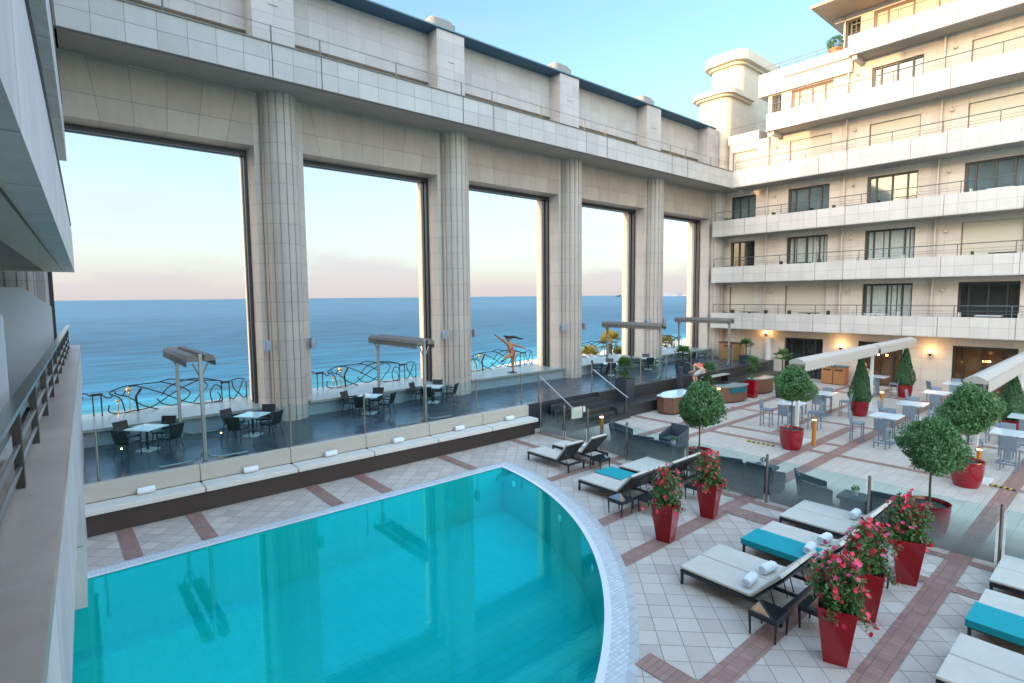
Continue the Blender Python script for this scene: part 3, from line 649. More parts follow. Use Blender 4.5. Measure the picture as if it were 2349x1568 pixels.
# pilaster pieces where the colonnade meets the wing
t_ = B(RW); t_.box(39.9, 41.2, 21.6, 22.3, 14, 18.9); t_.box(38.25, 39.4, 22.28, 22.8, 13.8, 18.1); t_.build('corner_pier', m_towerst, wing)
# body behind so nothing is hollow
t_ = B(RW); t_.box(XW+.36, XW+12, YE, 21.2, 0, 13.4); t_.build('body', m_face, wing)
# ================================================================== LEFT WING (the camera stands on its first floor balcony)
TH = R(2.65)
TL = Matrix.Rotation(-TH, 4, 'Z')        # local +Y runs along the wing
def LB(): return B((0, 0, 0), TL)
left = thing('near_hotel_wing', 'shadowed hotel wing at left edge with balcony rail and stone ledge in front', 'hotel building')
XO = -.2
ledge = LB(); ledge.box(XO-.42, XO, -3, 21.25, 4.40, 4.50); ledge.build('balcony_ledge', m_ledge, left)
w_ = LB(); w_.box(XO-.22, XO-.012, -3, 21.25, 3.36, 4.398); w_.build('balcony_parapet', m_left, left)
w_ = LB(); w_.box(XO-2.6, XO-.23, -3, 21.25, 3.36, 3.62); w_.build('balcony_floor', m_step, left)
w_ = LB(); w_.box(XO-.6, XO-.1, 12.95, 21.4, .0, 3.355); w_.build('ground_wall', m_left, left)
for z, yl in ((6.67, 20.75), (10.04, 21.6), (13.43, 21.9), (16.83, 17.8), (20.2, 13.0)):
    w_ = LB(); w_.box(XO-.2, XO, -3, yl, z, z+1.13); w_.build('balcony_parapet', m_left, left)
    w_ = LB(); w_.box(XO-.66, XO-.2, -3, yl, z+.002, z+.26); w_.box(XO-2.6, XO-.66, yl-.5, yl, z+.002, z+.3); w_.build('balcony_soffit', m_lsoff, left)
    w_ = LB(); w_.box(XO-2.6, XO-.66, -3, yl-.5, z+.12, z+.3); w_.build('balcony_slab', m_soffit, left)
    w_ = LB(); w_.box(XO-.26, XO-.235, -3, yl-.1, z-.004, z+.001); w_.build('drip_groove', m_black, left)
    w_ = LB(); w_.box(XO-.21, XO+.02, -3, yl-2.0, z+1.132, z+1.19); w_.tube([(XO-.1, -3, z+1.55), (XO-.1, yl-2.5, z+1.55)], .03, 6); w_.build('rail_cap', m_black, left)
w_ = LB(); w_.box(XO-12, XO-2.6, -14, 21.8, 3.6, 16.9); w_.box(XO-12, XO-.7, -14, -3, 0, 23); w_.build('body_wall', m_face, left)
w_ = LB(); w_.box(XO-12, XO-3, 13.0, 17.9, 16.9, 21.1); w_.box(XO-12, XO-2.6, -14, 13.0, 16.9, 24.2); w_.box(XO-12, XO-3, 17.9, 21.2, 16.9, 17.5); w_.build('upper_storeys', m_face, left)
w_ = LB(); w_.box(XO-12, XO-9, -14, 21.8, 0, 3.62); w_.build('undercroft_wall', m_left, left)  # unseen back wall, lengthened to keep low sun off the pool
# rail on the ledge
XRL = XO-.24
rl = LB(); rl.box(XRL-.05, XRL+.035, 1.2, 21.0, 5.08, 5.115); rl.build('handrail', m_handr, left)
y = 2.1
while y < 21:
    rl = LB(); rl.box(XRL-.03, XRL+.02, y-.045, y+.045, 4.5, 5.078); rl.build('rail_post', m_bronze, left); y += 1.58
for z in (4.66, 4.82): rl = LB(); rl.tube([(XRL+.0, 1.2, z), (XRL+.0, 21, z)], .016, 6); rl.build('rail_bar', m_steel, left)
rl = LB(); rl.box(XRL-.045, XRL-.03, 1.2, 21, 4.90, 4.98); rl.build('rail_bar', m_steel, left)
for yy, lab in ((6.3, 'nearest'), (14.8, 'far')):
    pt = LB(); x0 = XO-2.6; x1 = XO-.36
    pt.add([(x0, yy, 3.62), (x1, yy, 3.62), (x1, yy, 5.72), (x1-.42, yy, 6.12), (x0, yy, 6.12), (x0, yy+.015, 3.62), (x1, yy+.015, 3.62), (x1, yy+.015, 5.72), (x1-.42, yy+.015, 6.12), (x0, yy+.015, 6.12)],
           [(0, 1, 2, 3, 4), (9, 8, 7, 6, 5), (1, 6, 7, 2), (2, 7, 8, 3), (3, 8, 9, 4)])
    pt.build('partition_glass', g_part, left)
    pt = LB(); pt.box(x0, x1, yy-.02, yy+.03, 3.6, 3.68); pt.build('partition_rail', m_bronze, left)
w_ = LB(); w_.box(XO-2.55, XO-2.3, 15.2, 20.6, 3.62, 6.6); w_.build('balcony_curtain', m_curt, left)
# balcony furniture seen through the partition
bt = thing('balcony_table', 'small grey balcony table behind the frosted partition at the left edge', 'table', TL @ Vector((-1.15, 7.9, 3.62)), -TH)
t_ = B(); t_.prism(rrect(-.35, .35, -.45, .45, .03), .68, .71); t_.build('tabletop', m_dado, bt)
for sx_ in (-.3, .3):
    for sy_ in (-.4, .4): t_ = B(); t_.box(sx_-.02, sx_+.02, sy_-.02, sy_+.02, 0, .68); t_.build('leg', m_bronze, bt)
bx = B(); bx.prism(rrect(-.1, .1, -.13, .13, .015), 0, .13, top=.015)
o = bx.build('box', m_cushb); o.location = TL @ Vector((-.98, 7.8, 4.335)); tag(o, 'beige box on the balcony table behind the frosted partition', 'box')
# ================================================================== IRON BALUSTRADE (one per bay)
random.seed(11)
def sm(pts, n=8):   # Catmull-Rom
    P_ = [Vector(p) for p in pts]; P_ = [P_[0]*2-P_[1]]+P_+[P_[-1]*2-P_[-2]]; o_ = []
    for i in range(1, len(P_)-2):
        for k in range(n):
            t = k/n; a, b_, c_, d = P_[i-1:i+3]
            o_.append(.5*((2*b_)+(c_-a)*t+(2*a-5*b_+4*c_-d)*t*t+(3*b_-a-3*c_+d)*t**3))
    o_.append(P_[-2]); return o_
def bal(xc, label):
    t = thing('iron_balustrade', label, 'balustrade', (xc, 24.15, 1.75), 0, 'wrought iron balustrades between the columns')
    # local x relative to bay centre (-3..3), z up from ledge; traced from the first bay (centre 3.18)
    def L(ps, rad=.022, name='scroll'):
        b = B(); b.tube([(x, 0, z) for x, z in [(q.x, q.y) for q in sm([Vector((x, z, 0)) for x, z in ps])]], rad, 6); return b.build(name, m_iron, t, smooth=True)
    for x in (-2.06, -1.82, 2.06, 2.34, 2.98, -2.98): b = B(); b.tube([(x, 0, -.03), (x, 0, .74)], .022, 6); b.build('upright', m_iron, t)
    for x in (-1.94, 2.2): b = B(); b.box(x-.17, x+.17, -.04, .04, .72, .80); b.build('collar', m_iron, t)
    L([(-2.1, .72), (-2.3, .84), (-2.5, .76), (-2.42, .64), (-2.32, .70)]); L([(-1.8, .74), (-1.62, .60), (-1.5, .66), (-1.58, .78), (-1.45, .84)])
    L([(-1.55, .82), (-1.2, .95), (-.9, .98), (-.3, 1.0), (.1, .98), (.7, .72), (.95, .45), (.6, .15), (.3, .08), (.0, .2), (-.15, .4)])
    L([(-1.4, .84), (-1.38, .72), (-1.0, .55), (-.6, .2), (-.1, -.02)]); L([(-1.2, .62), (-1.0, .92), (-.7, .92), (0, .6), (.55, .28), (1.1, .05), (1.9, .0), (2.1, .1)])
    L([(-1.6, .35), (-1.62, .1), (-1.3, .0), (-.9, .04), (-.3, .12), (.4, .55), (1.0, .85), (1.35, .92), (1.55, .7), (1.3, .4), (1.05, .1)])
    L([(-1.5, .72), (-1.25, .5), (-1.15, .05)]); L([(-.1, 1.0), (.3, 1.08), (.8, 1.0), (1.2, .95), (1.9, .86), (2.1, .8)])
    L([(0, .5), (.2, .75), (.5, .92), (1.0, 1.02), (1.5, .98), (1.95, .86)]); L([(1.7, .02), (1.65, .4), (1.8, .68), (2.0, .62), (2.05, .5)]); L([(1.75, .02), (1.95, .05), (2.0, .25), (1.9, .38)])
    L([(2.36, .78), (2.55, .84), (2.75, .86), (2.95, .8)]); L([(2.45, .78), (2.5, .5), (2.66, .3), (2.75, .5), (2.86, .78)]); L([(2.34, .12), (2.5, .05), (2.66, .28), (2.85, .05), (2.98, .15)])
    b = B(); b.tube([(-.75, 0, -.03), (-.80, 0, .55), (-.62, 0, .85)], .035, 8, r1=.05); b.build('pillar', m_iron, t)
    for x, h, q in ((-1.0, .93, .105), (-1.35, .56, .07)):
        b = B(); b.lathe([(.018, -.03), (.022, h-.25), (.04, h-.2), (.02, h-.16)], 10, (x, -.05)); b.ball((x, -.05, h-.08), q, q, q*.85, 8); b.build('brass_finial', m_brass, t, smooth=True)
    return t
nm = ['in the widest sea opening at left', 'in the second opening from the left', 'behind the dancing statue', 'beside the sunlit palm', 'in the far opening beside the right wing']
for i in range(5):
    bal((XC[i]+XC[i+1])/2, 'black scrolled iron balustrade with brass balls '+nm[i])
# ================================================================== loudspeakers on the columns
sp0 = None
for i, xc in enumerate(XC[1:5]):
    for sgn in (-1, 1):
        lab = 'grey loudspeaker on the %s side of the %s column' % ('left' if sgn < 0 else 'right', ['nearest', 'second', 'third', 'fourth'][i])
        loc = (xc+sgn*.86, 21.62, 4.08)
        if sp0 is None:
            sp0 = thing('loudspeaker', lab, 'loudspeaker', loc, 0, 'loudspeakers on the columns')
            b = B(); b.prism(rrect(-.11, .11, -.12, .12, .05), -.2, .2, top=.03); b.build('cabinet', m_grey, sp0, smooth=True)
            b = B(); b.tube([(0, .1, 0), (0, .28, .02)], .03, 8); b.build('bracket', m_black, sp0)
        else: dup(sp0, loc, 0, lab)
# ================================================================== BENCH along the terrace wall
bench = thing('poolside_bench', 'long brown wicker bench with cream cushions below the terrace glass', 'bench', (.3, 17.4, 0)); BO = (.3, 17.4, 0)
b = B(BO); b.box(.2, 15.55, 16.8, 17.49, 0, .55); b.build('wicker_base', m_wicker_b, bench)
js = [.25, 3.1, 5.62, 8.15, 10.68, 13.2, 15.7]
for k in range(6):
    b = B(BO); b.prism(rrect(js[k]+.008, js[k+1]-.008, 16.70, 17.33, .05), .55, .69, top=.03); b.build('seat_cushion', m_benchc, bench, bevel=.01)
    b = B(BO); b.box(js[k]+.006, js[k+1]-.006, 17.335, 17.56, .692, 1.16); b.build('back_cushion', m_cushb, bench, bevel=.02)
tw0 = None
def towel(name_lab, loc, rz=0, group='rolled white towels'):
    global tw0
    if tw0 is None:
        b = B(); pts = []
        n = 40; prof = []
        for k in range(n+1):
            a = 2*PI*2.2*k/n; rr = .025+.055*k/n; prof.append((rr*math.cos(a), rr*math.sin(a)))
        # rolled spiral body
        b.lathe([(.02, -.19), (.078, -.195), (.086, -.17), (.088, 0), (.086, .17), (.078, .195), (.02, .19)], 20, T=Matrix.Rotation(PI/2, 4, 'Y'))
        for s_ in (-1, 1):
            b.tube([(s_*.196, p[0]*.9, p[1]*.9) for p in prof], .007, 5)
        b.tube([(-.185, .05, .072), (.185, .05, .072)], .010, 6)
        tw0 = b.build('rolled_towel', m_towel, smooth=True); tag(tw0, name_lab, 'towel', group); tw0.location = loc; tw0.rotation_euler = (0, 0, rz); return tw0
    c = tw0.copy(); COL.objects.link(c); c.location = loc; c.rotation_euler = (0, 0, rz); c['label'] = name_lab; c['group'] = group; return c
ordn = ['nearest the left wing', 'second from the left', 'third from the left', 'fourth from the left', 'fifth from the left', 'nearest the steps']
for k, x in enumerate((1.79, 4.4, 6.85, 9.3, 11.95, 14.5)):
    towel('rolled white towel on the long bench, '+ordn[k], (x, 17.2, .79), random.uniform(-.08, .08))
# ================================================================== terrace glass fence
tf = thing('terrace_fence', 'frameless glass fence on steel posts along the terrace edge above the bench', 'glass fence', (.83, 17.62, ZT)); FO = (.83, 17.62, ZT)
def fpost(x, y, z0, h, org, par, knob=True):
    b = B(org); b.tube([(x, y, z0), (x, y, z0+h)], .034, 10); b.lathe([(.05, z0), (.05, z0+.02)], 12, (x, y))
    if knob: b.tube([(x-.09, y, z0+h-.07), (x+.09, y, z0+h-.07)], .014, 6)
    return b.build('post', m_steel, par, smooth=True)
for x in (.83, 3.28, 5.73, 8.25, 10.7, 13.1, 15.53, 16.56, 20.1, 21.54, 24, 26.4, 28.9, 31.3, 33.8, 36.2):
    fpost(x, 17.62, ZT, 1.38, FO, tf)
xs = [(.9, 3.2), (3.36, 5.65), (5.81, 8.17), (8.33, 10.62), (10.78, 13.02), (13.18, 15.45), (15.6, 16.5), (20.18, 21.46), (21.62, 23.92), (24.08, 26.32), (26.48, 28.82), (28.98, 31.22), (31.38, 33.72), (33.88, 36.12)]
for a_, c_ in xs:
    b = B(FO); b.box(a_, c_, 17.614, 17.626, ZT+.06, ZT+1.3); b.build('glass_pane', g_terr, tf)
# handrails of the steps
for (x0, x1, lab) in ((16.6, 17.15, 'steel handrail at the left of the dark steps'), (20.12, 20.9, 'steel handrail at the right of the dark steps')):
    t = thing('stair_handrail', lab, 'handrail', (x1, 16.2, 0), 0, 'stair handrails')
    b = B((x1, 16.2, 0)); b.tube([(x0, 17.55, 2.27), (x1, 16.15, 1.03), (x1+.03, 16.05, 1.0)], .022, 8); b.build('rail', m_rail, t, smooth=True)
    b = B((x1, 16.2, 0)); b.tube([(x1, 16.15, 0), (x1, 16.15, 1.03)], .02, 8); b.build('post', m_steel, t, smooth=True)
sg = thing('sign_board', 'blank cream notice board at the foot of the steps', 'sign', (17.4, 16.1, 0))
b = B(); b.box(-.3, .3, -.012, .012, .52, 1.02, T=Matrix.Rotation(-.12, 4, 'Z')); b.build('panel', m_cushb if 0 else plain('sign_cream', (.70, .62, .50), .6), sg)
b = B(); b.tube([(.34, 0, .0), (.34, 0, 1.0)], .018, 8); b.build('post', m_black, sg)
b = B(); b.box(.36, .5, -.05, .05, .74, .98); b.build('dispenser', m_white, sg)
# ================================================================== pool fence
pf_ = thing('pool_fence', 'etched glass fence on steel posts dividing pool deck and restaurant', 'glass fence', (15.15, 1.85, 0)); PO = (15.15, 1.85, 0)
pp = [(15.15, -3.1), (15.15, -.6), (15.15, 1.85), (15.15, 4.3), (15.15, 6.8), (15.15, 9.3), (15.45, 11.9), (16.15, 14.35), (16.0, 15.5), (15.85, 16.75)]
for x, y in pp: fpost(x, y, .004, 1.38, PO, pf_)
for (xa, ya), (xb, yb) in zip(pp[:-1], pp[1:]):
    d = Vector((xb-xa, yb-ya, 0)); L_ = d.length; d.normalize(); nn = Vector((-d.y, d.x, 0))*.006
    p0 = Vector((xa, ya, 0))+d*.08; p1 = Vector((xb, yb, 0))-d*.08
    vs = []
    for z in (.06, 1.28): vs += [(*(p0-nn).to_2d(), z), (*(p1-nn).to_2d(), z), (*(p1+nn).to_2d(), z), (*(p0+nn).to_2d(), z)]
    b = B(PO); b.add(vs, [(0, 3, 2, 1), (4, 5, 6, 7), (0, 1, 5, 4), (1, 2, 6, 5), (2, 3, 7, 6), (3, 0, 4, 7)]); b.build('glass_pane', g_fence, pf_)
# ================================================================== LOUNGERS
def lounger(label, loc, rz=0, teal=None, W_=1.56, single=False):
    """foot at y=0, backrest towards -y; x from 0 to W_"""
    t = thing('sun_lounger', label, 'sun lounger', loc, rz, 'sun loungers around the pool')
    W2 = W_; L1 = 1.42; ang = R(48 if single else 44); LB_ = .80
    b = B(); z0, z1 = .24, .30
    b.box(0, W2, -.06, 0, z0, z1); b.box(0, .06, -2.02, -.06, z0, z1); b.box(W2-.06, W2, -2.02, -.06, z0, z1); b.box(.06, W2-.06, -2.02, -1.96, z0, z1)
    b.box(.06, W2-.06, -1.45, -1.40, z0, z1-.02)
    if not single: b.box(W2/2-.03, W2/2+.03, -1.96, -.06, z0, z1-.01)
    for k in range(7): b.box(.06, W2-.06, -.25-.17*k, -.20-.17*k, z1-.02, z1-.005)
    b.build('frame', m_wicker_d, t)
    for x in ((.0, W2-.055)):
        for y in (-.055, -2.02): b = B(); b.box(x+.004, x+.05, y+.004, y+.05, 0, z0); b.build('leg', m_wicker_d, t)
    nm_ = 1 if single else 2
    for k in range(nm_):
        x0 = k*W2/nm_+.012; x1 = (k+1)*W2/nm_-.012
        # cushion following seat and back
        prof = [(-.0, .30), (-L1, .30)]
        c_, s_ = math.cos(ang), math.sin(ang)
        top = [(.01, .365), (-L1+.03, .375), (-L1-.02, .385), (-L1-LB_*c_+.05, .385+LB_*s_)]
        bot = [(.01, .31), (-L1, .315), (-L1-.045, .33), (-L1-LB_*c_-.0, .335+LB_*s_)]
        vs = []
        for x in (x0, x0+.015, x1-.015, x1):
            ins = .012 if x in (x0, x1) else 0
            for (y, z) in top: vs.append((x, y, z-ins))
            for (y, z) in bot: vs.append((x, y, z+ins))
        fs = []
        for q in range(3):
            o_ = q*8
            for j in range(3):
                fs.append((o_+j, o_+j+1, o_+8+j+1, o_+8+j)); fs.append((o_+4+j+1, o_+4+j, o_+12+j, o_+12+j+1))
            fs.append((o_, o_+8, o_+12, o_+4)); fs.append((o_+3, o_+7, o_+15, o_+11))
        for j in range(3): fs.append((j, j+4, j+5, j+1)); fs.append((24+j, 24+j+1, 24+j+5, 24+j+4))
        b = B(); b.add(vs, fs); b.build('mattress', m_cush, t, smooth=False, bevel=.01)
        # backrest shell
        b = B(); T = Matrix.Translation((0, -L1-.03, .30)) @ Matrix.Rotation(PI-ang, 4, 'X') if 0 else None
        e0 = Vector((0, -L1-.05, .318)); e1 = Vector((0, -L1-LB_*c_-.03, .325+LB_*s_)); n_ = Vector((0, s_*.03, -c_*.03)) * -1
        n_ = Vector((0, -s_, -c_)) * .028
        vs = [(x0, *e0.yz), (x1, *e0.yz), (x1, *e1.yz), (x0, *e1.yz)]
        vs += [(x, y+n_.y, z+n_.z) for x, y, z in vs]
        b.add(vs, [(0, 1, 2, 3), (7, 6, 5, 4), (0, 4, 5, 1), (1, 5, 6, 2), (2, 6, 7, 3), (3, 7, 4, 0)]); b.build('backrest', m_wicker_d, t)
        b = B()
        for x in (x0+.12, x1-.12): b.tube([(x, -L1-LB_*c_*.55, .29+LB_*s_*.55), (x, -L1-.42, .25)], .012, 5)
        b.build('strut', m_black, t)
    if teal is not None:
        ta = B(); kind, = teal[:1]
        if kind == 'side':       # towel spread over the whole near mattress
            x0, x1 = -.012, W2/2-.005; L_ = -L1+.04
            ta.box(x0, x1, L_, .02, .372, .392); ta.box(x0-.012, x0, L_, .02, .27, .392); ta.box(x0, x1, .02, .032, .27, .392)
        else:
            y0, y1 = teal[1:]; ta.box(W2/2+.01, W2+.01, y0, y1, .374, .392); ta.box(W2+.01, W2+.02, y0, y1, .30, .392); ta.box(W2/2+.01, W2+.01, y1, y1+.012, .30, .392)
        o = ta.build('teal_towel', m_teal); o.location = loc; o.rotation_euler = (0, 0, rz); tag(o, teal_label[label], 'towel', 'teal towels on loungers')
        if kind == 'side':
            q = B(); q.tube([(x0+.02, L_-.01, .4), (x1-.02, L_-.01, .4)], .018, 8)
    return t
teal_label = {}
def mk(label, x, yfoot, teal=None, tl=None, single=False, W_=1.56, rz=0):
    if tl: teal_label[label] = tl
    return lounger(label, (x, yfoot, 0), rz, teal, W_, single)
mk('cream double lounger with two rolled towels beside the front side table', 9.5, 5.95)
mk('double lounger with teal near half, between two cream loungers', 11.62, 5.72, ('side',), 'teal towel over half of the middle double lounger')
mk('cream double lounger beside the etched glass fence, behind the flower planters', 13.62, 5.78)
mk('cream double lounger at the right frame edge, farthest of the right row', 13.46, 1.76)
mk('double lounger with teal near half at the right frame edge', 11.46, 1.74, ('side',), 'teal towel over half of the lounger at the right frame edge')
mk('cream double lounger cut by the bottom right corner', 9.42, 1.74)
mk('lounger with dark raised back nearest the pool corner', 12.85, 14.28, W_=.80, single=True)
mk('lounger with raised back and towel beside the fence gate', 14.1, 14.3, W_=.80, single=True)
mk('double lounger with teal towel on its far half, behind the red planter', 11.95, 11.0, ('far', -.98, .02), 'teal towel over the far half of a double lounger', W_=1.56)
mk('cream lounger between the teal one and the charcoal armchairs', 13.85, 10.95, W_=1.56)
towel('rolled white towel on the front cream lounger, nearer the pool', (9.86, 4.68, .47), .1, 'towels on loungers')
towel('rolled white towel on the front cream lounger, farther from the pool', (10.56, 4.66, .47), -.15, 'towels on loungers')
towel('rolled white towel beside the teal towel, behind the flowers', (12.02, 4.45, .49), .1, 'towels on loungers')
towel('second rolled towel on the half teal lounger', (12.75, 4.42, .49), -.1, 'towels on loungers')
towel('rolled white towel on the lounger by the etched glass fence', (14.75, 4.46, .49), 0, 'towels on loungers')
towel('rolled towel on the lounger beside the fence gate', (14.45, 12.95, .48), .3, 'towels on loungers')
# side tables
def stable(label, loc, rz=0):
    t = thing('side_table', label, 'side table', loc, rz, 'dark side tables')
    b = B(); b.box(-.25, .25, -.25, .25, .33, .425); b.build('tabletop', m_slate_g if 0 else m_wicker_d, t, bevel=.012)
    b = B(); b.box(-.23, .23, -.23, .23, .426, .434); b.build('glass_top', g_dark, t)
    for sx_ in (-1, 1):
        for sy_ in (-1, 1): b = B(); b.tube([(sx_*.225, sy_*.225, .33), (sx_*.215, sy_*.215, 0)], .024, 6, r1=.016); b.build('leg', m_wicker_d, t)
    return t
st0 = stable('dark square side table in front of the front cream lounger', (9.18, 4.02, 0))
dup(st0, (9.98, 3.52, 0), 0, 'dark side table half hidden behind the frontmost flower planter')
dup(st0, (11.5, 9.05, 0), 0, 'dark side table beside the lounger with the teal towel, pool side')
dup(st0, (12.15, 8.55, 0), 0, 'dark side table behind the flower planter nearest the pool')
dup(st0, (13.95, 8.25, 0), 0, 'dark side table behind the second flower planter')
dup(st0, (13.95, 11.85, 0), 0, 'dark side table between the two far loungers')
dup(st0, (12.2, 3.35, 0), 0, 'dark side table between the two rear flower planters')
# ================================================================== PLANTS
def leafcloud(b, pts, size, flat=.0, rnd=random):
    for p in pts:
        a = Vector((rnd.gauss(0, 1), rnd.gauss(0, 1), rnd.gauss(0, 1))).normalized(); c_ = a.orthogonal().normalized(); c_ = (Matrix.Rotation(rnd.uniform(0, 6.28), 3, a) @ c_)
        s_ = size*rnd.uniform(.7, 1.3); p = Vector(p); q = a.cross(c_)*.45*s_
        b.add([p-c_*s_*.5, p+q*.5, p+c_*s_*.5, p-q*.5], [(0, 1, 2, 3)])
def ballpts(n, rx, rz, rnd, shell=.68, lump=.13):
    ls = [(Vector((rnd.gauss(0, 1), rnd.gauss(0, 1), rnd.gauss(0, 1))).normalized(), rnd.uniform(-.6, 1)) for _ in range(26)]
    gaps = [(rnd.uniform(.965, .99), Vector((rnd.gauss(0, 1), rnd.gauss(0, 1), rnd.gauss(0, 1))).normalized()) for _ in range(34)]
    out = []
    while len(out) < n:
        d = Vector((rnd.gauss(0, 1), rnd.gauss(0, 1), rnd.gauss(0, 1))).normalized()
        m = 1+sum(w_*lump*max(0, d.dot(l)-.80)/.20 for l, w_ in ls)
        if sum(1 for w_, l in gaps if d.dot(l) > w_) and rnd.random() < .8: continue
        rr = m*(shell+(1-shell)*rnd.random()**.7)*(1+(.13*rnd.random() if rnd.random() < .12 else 0))
        out.append(Vector((d.x*rx*rr, d.y*rx*rr, d.z*rz*rr)))
    return out
rnd = random.Random(5)
cb = B(); leafcloud(cb, ballpts(9500, .74, .76, rnd, lump=.26), .10, rnd=rnd); leafcloud(cb, ballpts(1500, .52, .52, rnd), .12, rnd=rnd)
crown_mesh = cb.build('crown', m_leaf); me_crown = crown_mesh.data; bpy.data.objects.remove(crown_mesh)
def pot_round(t, rt=.42, rb=.32, h=.78):
    b = B(); b.lathe([(rb*.93, 0), (rb+(rt-rb)*.45, h*.22), (rb+(rt-rb)*.8, h*.5), (rt, h*.85), (rt, h), (rt+.01, h+.015), (rt-.03, h+.015), (rt-.05, h-.06)], 32, cap=False); b.add([(rb*.93*math.cos(2*PI*k/32), rb*.93*math.sin(2*PI*k/32), 0.001) for k in range(32)], [tuple(range(32))]); b.build('pot', m_red, t, smooth=True)
    b = B(); b.lathe([(rt-.045, h-.08), (rt-.2, h-.04), (.03, h-.03)], 24); b.build('soil', m_soil, t)
def tree(label, loc, s=1.0, zc=2.2, rz=0, ph=.78):
    t = thing('topiary_tree', label, 'potted tree', loc, rz, 'ball topiary trees in red pots')
    pot_round(t, .42, .32, ph)
    b = B(); b.tube([(0, 0, ph-.05), (.01, .01, 1.2), (0, 0, zc-.1)], .028, 8, r1=.022)
    for a_ in range(7): b.tube([(0, 0, zc-.45), (.4*math.cos(a_), .4*math.sin(a_), zc-.1+.06*(a_ % 3))], .014, 5, r1=.006)
    b.build('trunk', m_bark, t, smooth=True)
    o = bpy.data.objects.new('crown', me_crown); COL.objects.link(o); o.parent = t; o.location = (0, 0, zc); o.scale = (s, s, s); o.rotation_euler = (0, 0, rz*1.7+loc[0])
    return t
tree('largest ball topiary in red pot, in front right beside the glass fence', (16.05, 3.28, 0), .80, 2.17)
tree('ball topiary in red pot behind the largest one, beside an amber bollard', (20.95, 3.42, 0), (.88), 2.32, 2)
tree('ball topiary in red pot before the white bar tables by the first awning', (21.2, 8.65, 0), .82, 2.45, 1)
tree('leftmost ball topiary, standing among the charcoal armchairs near the steps', (16.55, 9.72, 0), .92, 2.12, 3, ph=.62)
# cones
cb = B(); pts = []
while len(pts) < 7000:
    z = rnd.random(); prof = .52*(1-z)**.8*(1 if z > .12 else .7+z*2.5)+.03; a_ = rnd.uniform(0, 6.283); q = prof*(.72+.28*rnd.random()**.5)*(1+.08*math.sin(3*a_+9*z))
    pts.append((q*math.cos(a_), q*math.sin(a_), z*2.1))
leafcloud(cb, pts, .07, rnd=rnd); cb.lathe([(.05, 0), (.34, .15), (.30, .5), (.1, 1.5), (.01, 1.9)], 10)
cm_ = cb.build('foliage', m_leafc); me_cone = cm_.data; bpy.data.objects.remove(cm_)
for k, (x, y, s_, lab) in enumerate([(29.4, 8.9, 1.0, 'cone topiary in red pot left of the restaurant entrance'), (36.4, 8.85, 1.0, 'cone topiary in red pot against the wall by the wall lamp'), (29.3, 3.5, .95, 'cone topiary behind the ball tree under the right awning'), (36.4, 3.3, 1.0, 'cone topiary at the right frame edge by the restaurant window'), (35.9, 10.9, .9, 'cone topiary partly hidden behind the entrance awning')][:4]):
    t = thing('topiary_cone', lab, 'potted tree', (x, y, 0), k, 'cone topiaries in red pots')
    pot_round(t, .38, .30, .72)
    o = bpy.data.objects.new('foliage', me_cone); COL.objects.link(o); o.parent = t; o.location = (0, 0, .72); o.scale = (s_, s_, s_)
